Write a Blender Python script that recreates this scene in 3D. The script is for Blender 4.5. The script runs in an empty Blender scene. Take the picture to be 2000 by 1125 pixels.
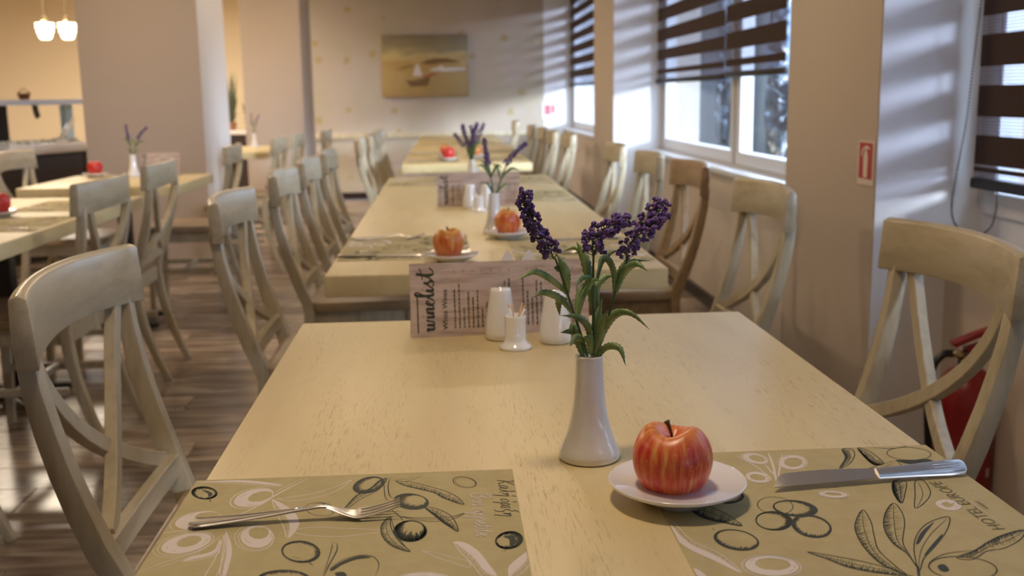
import bpy, bmesh, math, random
from mathutils import Vector, Matrix
random.seed(7)
PI = math.pi
SC = bpy.context.scene
COL = SC.collection

# ------------------------------------------------------------------ camera
F, PITCH, YAW, ROLL = 2067.0, .1800, .0608, -.0151
CAM = Vector((0, 0, 1.15))
FW = Vector((math.sin(YAW)*math.cos(PITCH), math.cos(YAW)*math.cos(PITCH), -math.sin(PITCH)))
_r = Vector((math.cos(YAW), -math.sin(YAW), 0)); _u = _r.cross(FW)
RT = _r*math.cos(ROLL) + _u*math.sin(ROLL)
UP = _u*math.cos(ROLL) - _r*math.sin(ROLL)
cd = bpy.data.cameras.new('camera'); cam = bpy.data.objects.new('camera', cd); COL.objects.link(cam)
cd.sensor_width = 36; cd.lens = F/2000*36; cd.clip_start = .02; cd.clip_end = 200
cam.matrix_world = Matrix(((RT.x, UP.x, -FW.x, 0), (RT.y, UP.y, -FW.y, 0), (RT.z, UP.z, -FW.z, 1.15), (0, 0, 0, 1)))
cd.dof.use_dof = True; cd.dof.focus_distance = 1.17; cd.dof.aperture_fstop = 6.6; cd.dof.aperture_blades = 0
SC.camera = cam

def at(px, py, z=None, X=None, Y=None):
    "the point of a real plane (table top, wall) that was measured at a given place of the photograph"
    d = RT*((px-1000)/F) - UP*((py-562.5)/F) + FW
    t = (z-1.15)/d.z if z is not None else (X/d.x if X is not None else Y/d.y)
    return CAM + d*t

# ------------------------------------------------------------------ world, lights, exposure
SC.view_settings.view_transform = 'Standard'; SC.view_settings.look = 'None'
SC.view_settings.gamma = 1; SC.view_settings.use_curve_mapping = False
SC.view_settings.exposure = 0.20
SC.cycles.max_bounces = 8; SC.cycles.diffuse_bounces = 5; SC.cycles.glossy_bounces = 4
SC.cycles.transparent_max_bounces = 12; SC.cycles.caustics_reflective = False; SC.cycles.caustics_refractive = False
SC.cycles.sample_clamp_indirect = 4
W = bpy.data.worlds.new('world'); SC.world = W; W.use_nodes = True
_bg = W.node_tree.nodes['Background']; _bg.inputs[0].default_value = (.60, .76, 1, 1); _bg.inputs[1].default_value = 8.0

def area(name, loc, size, power, color, rot=(0, 0, 0), portal=False, sy=None):
    l = bpy.data.lights.new(name, 'AREA'); l.shape = 'RECTANGLE'; l.size = size; l.size_y = sy or size
    l.energy = power; l.color = color
    o = bpy.data.objects.new(name, l); o.location = loc; o.rotation_euler = rot; COL.objects.link(o)
    if portal: l.cycles.is_portal = True
    return o
sl_ = bpy.data.lights.new('daylight', 'SUN'); sl_.energy = 5.0; sl_.angle = math.radians(10); sl_.color = (.78, .86, 1)
so_ = bpy.data.objects.new('daylight', sl_); COL.objects.link(so_); so_.rotation_euler = Vector((-1, 1.25, -.26)).to_track_quat('-Z', 'Y').to_euler()
WARM = (1, .77, .53)
for x, y, p in ((.0, 1.1, 13), (.2, 3.4, 8), (.1, 6.0, 9), (.0, 9.0, 5), (-2.3, 1.6, 7), (-2.4, 4.6, 26), (-2.0, 6.0, 12), (-.9, 7.4, 6), (-1.2, 8.9, 14)):  # the one before the left square pillar is added to warm its front
    area('unseen_ceiling_light', (x, y, 2.44), .22, p, WARM)
area('unseen_ceiling_light', (-3.4, 11.6, 2.4), 1.6, 190, (1, .85, .66))
area('unseen_ceiling_light', (-3.6, 9.0, 2.4), .8, 60, (1, .84, .64))
area('buffet_lamp_light', at(70, 212, Y=9.0) + Vector((0, 0, 0)), .9, 4, (.75, .88, 1), sy=.3)

# ------------------------------------------------------------------ materials
def nm(name):
    m = bpy.data.materials.new(name); m.use_nodes = True
    nt = m.node_tree; return m, nt, nt.nodes['Principled BSDF']
def simple(name, col, rough=.5, metal=0, spec=.5, emit=None, es=0, coat=0, alpha=None, trans=0):
    m, nt, b = nm(name)
    b.inputs['Base Color'].default_value = (*col, 1); b.inputs['Roughness'].default_value = rough
    b.inputs['Metallic'].default_value = metal; b.inputs['Specular IOR Level'].default_value = spec
    b.inputs['Coat Weight'].default_value = coat; b.inputs['Transmission Weight'].default_value = trans
    if emit: b.inputs['Emission Color'].default_value = (*emit, 1); b.inputs['Emission Strength'].default_value = es
    return m
def grained(name, c1, c2, scale, rough=.45, thr=(.45, .7), bump=.1, c3=None, coat=0, rnd=.0, detail=6, mixfac=1):
    """wood or brushed paint: stretched noise between colours, Object coordinates, random offset per object"""
    m, nt, b = nm(name); N = nt.nodes.new; L = nt.links.new
    tc = N('ShaderNodeTexCoord'); oi = N('ShaderNodeObjectInfo'); mp = N('ShaderNodeMapping')
    ad = N('ShaderNodeVectorMath'); ad.operation = 'ADD'
    mu = N('ShaderNodeMath'); mu.operation = 'MULTIPLY'; mu.inputs[1].default_value = 37
    L(oi.outputs['Random'], mu.inputs[0]); L(tc.outputs['Object'], ad.inputs[0]); L(mu.outputs[0], ad.inputs[1])
    L(ad.outputs[0], mp.inputs[0]); mp.inputs['Scale'].default_value = scale
    n = N('ShaderNodeTexNoise'); n.inputs['Scale'].default_value = 1; n.inputs['Detail'].default_value = detail; n.inputs['Roughness'].default_value = .65
    L(mp.outputs[0], n.inputs['Vector'])
    r = N('ShaderNodeValToRGB'); r.color_ramp.elements[0].position = thr[0]; r.color_ramp.elements[1].position = thr[1]
    r.color_ramp.elements[0].color = (*c1, 1); r.color_ramp.elements[1].color = (*c2, 1)
    L(n.outputs[0], r.inputs[0])
    out = r.outputs[0]
    if c3:
        n2 = N('ShaderNodeTexNoise'); n2.inputs['Scale'].default_value = .18; n2.inputs['Detail'].default_value = 3
        L(mp.outputs[0], n2.inputs['Vector'])
        r2 = N('ShaderNodeMapRange'); r2.inputs[1].default_value = .4; r2.inputs[2].default_value = .65; r2.inputs[4].default_value = .6*mixfac
        L(n2.outputs[0], r2.inputs[0])
        mx = N('ShaderNodeMix'); mx.data_type = 'RGBA'; L(r2.outputs[0], mx.inputs[0]); L(out, mx.inputs[6]); mx.inputs[7].default_value = (*c3, 1)
        out = mx.outputs[2]
    if rnd:
        hv = N('ShaderNodeHueSaturation'); mr = N('ShaderNodeMapRange'); mr.inputs[3].default_value = 1-rnd; mr.inputs[4].default_value = 1+rnd
        L(oi.outputs['Random'], mr.inputs[0]); L(mr.outputs[0], hv.inputs['Value']); L(out, hv.inputs['Color']); out = hv.outputs[0]
    L(out, b.inputs['Base Color'])
    b.inputs['Roughness'].default_value = rough; b.inputs['Coat Weight'].default_value = coat; b.inputs['Coat Roughness'].default_value = .25
    if bump:
        bp = N('ShaderNodeBump'); bp.inputs['Strength'].default_value = bump; bp.inputs['Distance'].default_value = .002
        L(n.outputs[0], bp.inputs['Height']); L(bp.outputs[0], b.inputs['Normal'])
    return m

def flecked_wood(name, base, alt, fleck, flow):
    "lime-washed table wood: pale ground, small dark flecks strung along the grain in patches"
    m, nt, b = nm(name); N = nt.nodes.new; L = nt.links.new
    tc = N('ShaderNodeTexCoord'); oi = N('ShaderNodeObjectInfo')
    ad = N('ShaderNodeVectorMath'); ad.operation = 'ADD'; mu = N('ShaderNodeMath'); mu.operation = 'MULTIPLY'; mu.inputs[1].default_value = 19
    L(oi.outputs['Random'], mu.inputs[0]); L(tc.outputs['Object'], ad.inputs[0]); L(mu.outputs[0], ad.inputs[1])
    def noise(sc, det, rough=.6):
        mp = N('ShaderNodeMapping'); mp.inputs['Scale'].default_value = sc; mp.inputs['Rotation'].default_value = (0, 0, .04)
        L(ad.outputs[0], mp.inputs[0]); n = N('ShaderNodeTexNoise'); n.inputs['Scale'].default_value = 1
        n.inputs['Detail'].default_value = det; n.inputs['Roughness'].default_value = rough; L(mp.outputs[0], n.inputs['Vector']); return n.outputs[0]
    def mr(o, a, b_, c=0, d=1):
        r = N('ShaderNodeMapRange'); L(o, r.inputs[0]); r.inputs[1].default_value = a; r.inputs[2].default_value = b_; r.inputs[3].default_value = c; r.inputs[4].default_value = d; return r.outputs[0]
    a, c = flow
    fine = mr(noise((a*36, c*22, 340), 4, .7), .53, .68)
    patch = mr(noise((a*3.2, c*1.1, 20), 4), .44, .64, .04, .85)
    band = mr(noise((a*.8, c*.8, 8), 3), .38, .64)
    mul = N('ShaderNodeMath'); mul.operation = 'MULTIPLY'; L(fine, mul.inputs[0]); L(patch, mul.inputs[1])
    m1 = N('ShaderNodeMix'); m1.data_type = 'RGBA'; L(band, m1.inputs[0]); m1.inputs[6].default_value = (*base, 1); m1.inputs[7].default_value = (*alt, 1)
    m2 = N('ShaderNodeMix'); m2.data_type = 'RGBA'; L(mul.outputs[0], m2.inputs[0]); L(m1.outputs[2], m2.inputs[6]); m2.inputs[7].default_value = (*fleck, 1)
    L(m2.outputs[2], b.inputs['Base Color']); b.inputs['Roughness'].default_value = .38; b.inputs['Specular IOR Level'].default_value = .5
    bp = N('ShaderNodeBump'); bp.inputs['Strength'].default_value = .12; bp.inputs['Distance'].default_value = .001
    L(mul.outputs[0], bp.inputs['Height']); L(bp.outputs[0], b.inputs['Normal'])
    return m
M = {}
M['chair'] = grained('antique_white_paint', (.50, .44, .31), (.29, .235, .14), (38, 38, 7), .38, (.42, .78), .15, (.41, .35, .23))
M['chair_rail'] = grained('antique_white_paint_rail', (.50, .44, .31), (.29, .235, .14), (7, 38, 38), .28, (.42, .78), .15, (.41, .35, .23))
M['seat'] = grained('seat_wood', (.40, .30, .18), (.24, .16, .08), (9, 3, 9), .3, (.4, .65), .05, (.33, .25, .16), coat=.2)
M['brownchair'] = grained('bare_brown_wood', (.36, .24, .12), (.22, .14, .07), (7, 30, 30), .4, (.42, .72), .1)
M['table'] = flecked_wood('limewashed_tabletop', (.67, .56, .305), (.59, .475, .25), (.34, .25, .10), (10, 1.6))
M['apple'] = None
M['black'] = simple('black_metal', (.012, .011, .011), .4)
M['steel'] = simple('cutlery_steel', (.80, .77, .73), .30, 1)
M['porcelain'] = simple('white_porcelain', (.80, .80, .79), .10, coat=.8)
M['plate'] = simple('plate_porcelain', (.80, .79, .81), .08, coat=.8)
M['napkin'] = simple('white_napkin', (.85, .86, .88), .9)
M['mat'] = grained('placemat_paper', (.43, .365, .185), (.40, .335, .165), (40, 40, 40), .75, (.4, .6), .03)
M['ink'] = simple('dark_ink', (.030, .040, .032), .7)
M['ink2'] = simple('grey_ink', (.12, .12, .07), .7)
M['white_ink'] = simple('white_ink', (.62, .56, .52), .7)
M['purple'] = grained('lavender_purple', (.17, .10, .33), (.075, .045, .17), (300, 300, 300), .8, (.4, .65), 0, rnd=.25)
M['stem'] = grained('stem_green', (.09, .16, .06), (.04, .09, .035), (80, 80, 30), .5, (.4, .6), 0)
M['leaf'] = grained('leaf_green', (.25, .34, .12), (.08, .18, .07), (60, 60, 25), .45, (.38, .62), .1, rnd=.3)
M['wall'] = grained('wall_plaster', (.56, .475, .395), (.545, .46, .38), (60, 60, 60), .85, (.3, .7), .15)
M['wallwhite'] = grained('white_daylit_plaster', (.74, .74, .76), (.72, .72, .74), (60, 60, 60), .85, (.3, .7), .15)  # white paint of the recess; also paints daylight onto pillar sides
M['warmwall'] = simple('warm_wall', (.76, .655, .48), .85)
M['ceiling'] = simple('ceiling_paint', (.75, .72, .66), .9)
M['frame'] = simple('window_frame_plastic', (.66, .66, .68), .35)
M['brown'] = grained('blind_brown_fabric', (.052, .026, .018), (.040, .020, .014), (200, 200, 200), .9, (.3, .7), 0)
M['blindbar'] = simple('blind_bottom_bar', (.014, .011, .012), .5, spec=.25)
M['bead'] = simple('bead_chain_black', (.015, .015, .02), .3)
M['red'] = simple('extinguisher_red', (.25, .010, .012), .35, coat=.3)
M['signred'] = simple('sign_red', (.42, .012, .010), .5)
M['signwhite'] = simple('sign_white', (.72, .62, .52), .5)
M['brass'] = simple('valve_brass', (.55, .45, .28), .35, 1)
M['darkwood'] = grained('dark_panel', (.020, .010, .008), (.012, .006, .005), (3, 3, 30), .4, (.4, .6), 0)
M['stone'] = simple('counter_stone', (.50, .47, .45), .25)
M['toothpick'] = simple('toothpick_wood', (.65, .42, .22), .7)
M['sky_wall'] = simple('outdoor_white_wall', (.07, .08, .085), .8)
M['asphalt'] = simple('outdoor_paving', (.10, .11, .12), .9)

def apple_mat():
    m, nt, b = nm('apple_skin'); N = nt.nodes.new; L = nt.links.new
    tc = N('ShaderNodeTexCoord'); sp = N('ShaderNodeSeparateXYZ'); L(tc.outputs['Object'], sp.inputs[0])
    at2 = N('ShaderNodeMath'); at2.operation = 'ARCTAN2'; L(sp.outputs[1], at2.inputs[0]); L(sp.outputs[0], at2.inputs[1])
    oi = N('ShaderNodeObjectInfo')
    cs = N('ShaderNodeMath'); cs.operation = 'COSINE'; sn = N('ShaderNodeMath'); sn.operation = 'SINE'; L(at2.outputs[0], cs.inputs[0]); L(at2.outputs[0], sn.inputs[0])
    cx = N('ShaderNodeCombineXYZ'); L(cs.outputs[0], cx.inputs[0]); L(sn.outputs[0], cx.inputs[1]); zz = N('ShaderNodeMath'); zz.operation = 'MULTIPLY'; zz.inputs[1].default_value = 5
    L(sp.outputs[2], zz.inputs[0]); L(zz.outputs[0], cx.inputs[2])
    def noise(v, s, d):
        n = N('ShaderNodeTexNoise'); n.noise_dimensions = '4D'; n.inputs['Scale'].default_value = s; n.inputs['Detail'].default_value = d; n.inputs['Roughness'].default_value = .6; L(v, n.inputs['Vector'])
        w = N('ShaderNodeMath'); w.operation = 'MULTIPLY'; w.inputs[1].default_value = 9; L(oi.outputs['Random'], w.inputs[0]); L(w.outputs[0], n.inputs['W']); return n.outputs[0]
    stripes = noise(cx.outputs[0], 5.0, 6)
    spots = noise(tc.outputs['Object'], 260, 2)
    r = N('ShaderNodeValToRGB'); e = r.color_ramp.elements
    e[0].position = .36; e[0].color = (.50, .055, .030, 1); e[1].position = .68; e[1].color = (.78, .46, .14, 1)
    x = e.new(.47); x.color = (.62, .13, .040, 1); x = e.new(.57); x.color = (.70, .24, .065, 1)
    L(stripes, r.inputs[0])
    # yellower round the stalk
    tz = N('ShaderNodeMapRange'); L(sp.outputs[2], tz.inputs[0]); tz.inputs[1].default_value = .020; tz.inputs[2].default_value = .042; tz.inputs[4].default_value = .55
    m1 = N('ShaderNodeMix'); m1.data_type = 'RGBA'; L(tz.outputs[0], m1.inputs[0]); L(r.outputs[0], m1.inputs[6]); m1.inputs[7].default_value = (.62, .38, .06, 1)
    sr = N('ShaderNodeMapRange'); L(spots, sr.inputs[0]); sr.inputs[1].default_value = .62; sr.inputs[2].default_value = .72; sr.inputs[4].default_value = .45
    m2 = N('ShaderNodeMix'); m2.data_type = 'RGBA'; L(sr.outputs[0], m2.inputs[0]); L(m1.outputs[2], m2.inputs[6]); m2.inputs[7].default_value = (.80, .45, .22, 1)
    hv = N('ShaderNodeHueSaturation'); mr = N('ShaderNodeMapRange'); mr.inputs[3].default_value = .485; mr.inputs[4].default_value = .515; L(oi.outputs['Random'], mr.inputs[0]); L(mr.outputs[0], hv.inputs['Hue'])
    L(m2.outputs[2], hv.inputs['Color'])
    L(hv.outputs[0], b.inputs['Base Color']); b.inputs['Roughness'].default_value = .33
    return m
M['apple'] = apple_mat()
M['apple_stalk'] = simple('apple_stalk', (.07, .06, .02), .7)
M['redapple'] = simple('red_apple_skin', (.50, .03, .025), .3)

def wallpaper():
    m, nt, b = nm('flowered_wallpaper'); N = nt.nodes.new; L = nt.links.new
    tc = N('ShaderNodeTexCoord'); mp = N('ShaderNodeMapping'); L(tc.outputs['Object'], mp.inputs[0]); mp.inputs['Scale'].default_value = (1, 0, 1)
    v = N('ShaderNodeTexVoronoi'); v.inputs['Scale'].default_value = 4.6; v.inputs['Randomness'].default_value = .75; L(mp.outputs[0], v.inputs['Vector'])
    n = N('ShaderNodeTexNoise'); n.inputs['Scale'].default_value = 28; n.inputs['Detail'].default_value = 2; L(mp.outputs[0], n.inputs['Vector'])
    ad = N('ShaderNodeMath'); ad.operation = 'MULTIPLY_ADD'; L(n.outputs[0], ad.inputs[0]); ad.inputs[1].default_value = .35; L(v.outputs['Distance'], ad.inputs[2])
    r = N('ShaderNodeMapRange'); L(ad.outputs[0], r.inputs[0]); r.inputs[1].default_value = .33; r.inputs[2].default_value = .42; r.inputs[3].default_value = .75; r.inputs[4].default_value = 0
    n2 = N('ShaderNodeTexNoise'); n2.inputs['Scale'].default_value = 2.2; n2.inputs['Detail'].default_value = 4; L(mp.outputs[0], n2.inputs['Vector'])
    r2 = N('ShaderNodeMapRange'); L(n2.outputs[0], r2.inputs[0]); r2.inputs[1].default_value = .4; r2.inputs[2].default_value = .6
    m0 = N('ShaderNodeMix'); m0.data_type = 'RGBA'; L(r2.outputs[0], m0.inputs[0]); m0.inputs[6].default_value = (.44, .375, .315, 1); m0.inputs[7].default_value = (.41, .36, .27, 1)
    mx = N('ShaderNodeMix'); mx.data_type = 'RGBA'; L(r.outputs[0], mx.inputs[0]); L(m0.outputs[2], mx.inputs[6]); mx.inputs[7].default_value = (.36, .28, .11, 1)
    L(mx.outputs[2], b.inputs['Base Color']); b.inputs['Roughness'].default_value = .7
    return m
M['wallpaper'] = wallpaper()

def floor_mat():
    m, nt, b = nm('grey_oak_plank'); N = nt.nodes.new; L = nt.links.new
    tc = N('ShaderNodeTexCoord'); oi = N('ShaderNodeObjectInfo'); ge = N('ShaderNodeNewGeometry')
    mp = N('ShaderNodeMapping'); mp.inputs['Scale'].default_value = (2.2, 14, 1); L(ge.outputs['Position'], mp.inputs[0])
    ad = N('ShaderNodeVectorMath'); mu = N('ShaderNodeMath'); mu.operation = 'MULTIPLY'; mu.inputs[1].default_value = 51; L(oi.outputs['Random'], mu.inputs[0]); L(mp.outputs[0], ad.inputs[0]); L(mu.outputs[0], ad.inputs[1])
    n = N('ShaderNodeTexNoise'); n.inputs['Scale'].default_value = 1; n.inputs['Detail'].default_value = 7; n.inputs['Distortion'].default_value = .8; L(ad.outputs[0], n.inputs['Vector'])
    r = N('ShaderNodeValToRGB'); e = r.color_ramp.elements; e[0].position = .36; e[0].color = (.13, .095, .068, 1); e[1].position = .66; e[1].color = (.46, .38, .30, 1)
    x = e.new(.5); x.color = (.27, .205, .155, 1); L(n.outputs[0], r.inputs[0])
    hv = N('ShaderNodeHueSaturation'); mr = N('ShaderNodeMapRange'); mr.inputs[3].default_value = .7; mr.inputs[4].default_value = 1.3; L(oi.outputs['Random'], mr.inputs[0]); L(mr.outputs[0], hv.inputs['Value']); L(r.outputs[0], hv.inputs['Color'])
    L(hv.outputs[0], b.inputs['Base Color']); b.inputs['Roughness'].default_value = .22
    return m
M['floor'] = floor_mat()

def sheer():
    m, nt, b = nm('blind_sheer_mesh'); N = nt.nodes.new; L = nt.links.new
    nt.nodes.remove(b); out = nt.nodes['Material Output']
    tr = N('ShaderNodeBsdfTransparent'); tr.inputs[0].default_value = (.80, .82, .88, 1); df = N('ShaderNodeBsdfDiffuse'); df.inputs[0].default_value = (.35, .33, .36, 1)
    tc = N('ShaderNodeTexCoord'); wv = N('ShaderNodeTexWave'); wv.bands_direction = 'Z'; wv.inputs['Scale'].default_value = 38; L(tc.outputs['Object'], wv.inputs['Vector'])
    mr = N('ShaderNodeMapRange'); L(wv.outputs['Fac'], mr.inputs[0]); mr.inputs[3].default_value = .12; mr.inputs[4].default_value = .40
    mx = N('ShaderNodeMixShader'); L(mr.outputs[0], mx.inputs[0]); L(tr.outputs[0], mx.inputs[1]); L(df.outputs[0], mx.inputs[2]); L(mx.outputs[0], out.inputs[0])
    return m
M['sheer'] = sheer()
def glass(name, col, fac):
    m, nt, b = nm(name); N = nt.nodes.new; L = nt.links.new
    nt.nodes.remove(b); out = nt.nodes['Material Output']
    tr = N('ShaderNodeBsdfTransparent'); tr.inputs[0].default_value = (*col, 1); gl = N('ShaderNodeBsdfGlossy'); gl.inputs['Roughness'].default_value = .03
    fr = N('ShaderNodeFresnel'); fr.inputs[0].default_value = fac
    ge = N('ShaderNodeNewGeometry'); inv = N('ShaderNodeMath'); inv.operation = 'SUBTRACT'; inv.inputs[0].default_value = 1; L(ge.outputs['Backfacing'], inv.inputs[1])
    mu = N('ShaderNodeMath'); mu.operation = 'MULTIPLY'; L(fr.outputs[0], mu.inputs[0]); L(inv.outputs[0], mu.inputs[1])
    mx = N('ShaderNodeMixShader'); L(mu.outputs[0], mx.inputs[0]); L(tr.outputs[0], mx.inputs[1]); L(gl.outputs[0], mx.inputs[2]); L(mx.outputs[0], out.inputs[0])
    return m
M['glass'] = glass('window_glass', (.97, .985, .99), 1.2)
def film():
    m, nt, b = nm('clear_plastic_curtain'); N = nt.nodes.new; L = nt.links.new
    nt.nodes.remove(b); out = nt.nodes['Material Output']
    tr = N('ShaderNodeBsdfTransparent'); tr.inputs[0].default_value = (.34, .40, .47, 1); gl = N('ShaderNodeBsdfGlossy'); gl.inputs['Roughness'].default_value = .15; gl.inputs[0].default_value = (.8, .85, .9, 1)
    tc = N('ShaderNodeTexCoord'); n = N('ShaderNodeTexNoise'); n.inputs['Scale'].default_value = 1.6; n.inputs['Detail'].default_value = 3; n.inputs['Distortion'].default_value = 1.5; L(tc.outputs['Object'], n.inputs['Vector'])
    bp = N('ShaderNodeBump'); bp.inputs['Strength'].default_value = 1; bp.inputs['Distance'].default_value = .35; L(n.outputs[0], bp.inputs['Height']); L(bp.outputs[0], gl.inputs['Normal'])
    mx = N('ShaderNodeMixShader'); mx.inputs[0].default_value = .10; L(tr.outputs[0], mx.inputs[1]); L(gl.outputs[0], mx.inputs[2]); L(mx.outputs[0], out.inputs[0])
    return m
M['film'] = film()
def menu_mat():
    m, nt, b = nm('menu_whitewashed_boards_print'); N = nt.nodes.new; L = nt.links.new
    tc = N('ShaderNodeTexCoord'); mp = N('ShaderNodeMapping'); mp.inputs['Scale'].default_value = (12, 1, 90); L(tc.outputs['Object'], mp.inputs[0])
    n = N('ShaderNodeTexNoise'); n.inputs['Scale'].default_value = 1; n.inputs['Detail'].default_value = 5; L(mp.outputs[0], n.inputs['Vector'])
    r = N('ShaderNodeValToRGB'); e = r.color_ramp.elements; e[0].position = .34; e[0].color = (.36, .27, .22, 1); e[1].position = .55; e[1].color = (.56, .46, .41, 1); L(n.outputs[0], r.inputs[0])
    n2 = N('ShaderNodeTexNoise'); n2.inputs['Scale'].default_value = 14; L(tc.outputs['Object'], n2.inputs['Vector'])
    r2 = N('ShaderNodeMapRange'); L(n2.outputs[0], r2.inputs[0]); r2.inputs[1].default_value = .5; r2.inputs[2].default_value = .7; r2.inputs[4].default_value = .5
    mx = N('ShaderNodeMix'); mx.data_type = 'RGBA'; L(r2.outputs[0], mx.inputs[0]); L(r.outputs[0], mx.inputs[6]); mx.inputs[7].default_value = (.52, .34, .27, 1)
    L(mx.outputs[2], b.inputs['Base Color']); b.inputs['Roughness'].default_value = .5
    return m
M['menu'] = menu_mat()
def painting_mat(name, cols, sc):
    m, nt, b = nm(name); N = nt.nodes.new; L = nt.links.new
    tc = N('ShaderNodeTexCoord'); sp = N('ShaderNodeSeparateXYZ'); L(tc.outputs['Object'], sp.inputs[0])
    mp = N('ShaderNodeMapping'); mp.inputs['Scale'].default_value = (3, 1, 12); L(tc.outputs['Object'], mp.inputs[0])
    n = N('ShaderNodeTexNoise'); n.inputs['Scale'].default_value = 1.2; n.inputs['Detail'].default_value = 4; L(mp.outputs[0], n.inputs['Vector'])
    ma = N('ShaderNodeMath'); ma.operation = 'MULTIPLY_ADD'; L(n.outputs[0], ma.inputs[0]); ma.inputs[1].default_value = .35; L(sp.outputs[2], ma.inputs[2])
    r = N('ShaderNodeValToRGB'); e = r.color_ramp.elements
    while len(e) > 1: e.remove(e[0])
    e[0].position = cols[0][0]; e[0].color = (*cols[0][1], 1)
    for p, c in cols[1:]: x = e.new(p); x.color = (*c, 1)
    mr = N('ShaderNodeMapRange'); L(ma.outputs[0], mr.inputs[0]); mr.inputs[1].default_value = -sc+.17; mr.inputs[2].default_value = sc+.17
    L(mr.outputs[0], r.inputs[0]); L(r.outputs[0], b.inputs['Base Color']); b.inputs['Roughness'].default_value = .6
    return m
M['painting'] = painting_mat('seascape_canvas', [(0, (.30, .20, .07)), (.35, (.36, .25, .09)), (.52, (.33, .21, .06)), (.66, (.42, .32, .13)), (.75, (.24, .20, .10)), (1, (.17, .13, .08))], .37)
M['paint_hill'] = simple('paint_hill_brown', (.14, .075, .02), .7)
M['paint_white'] = simple('paint_white', (.55, .50, .46), .7)
M['paint_grey'] = simple('paint_grey', (.33, .33, .30), .7)
M['paint_red'] = simple('paint_red', (.28, .07, .03), .7)
M['shade'] = simple('glowing_glass_shade', (.9, .85, .7), .3, emit=(1, .88, .64), es=5)
M['red_print'] = simple('red_print', (.50, .03, .06), .6)
M['food'] = grained('mixed_salad', (.55, .6, .55), (.75, .78, .8), (20, 20, 20), .5, (.4, .6), .2)
M['ice'] = simple('bluish_guard_upright', (.45, .6, .7), .4)  # pale blue of the food guard's right upright
M['darkleaf'] = simple('dark_leaf', (.05, .06, .03), .7)
M['terra'] = simple('clay_pot', (.25, .12, .06), .8)

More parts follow.
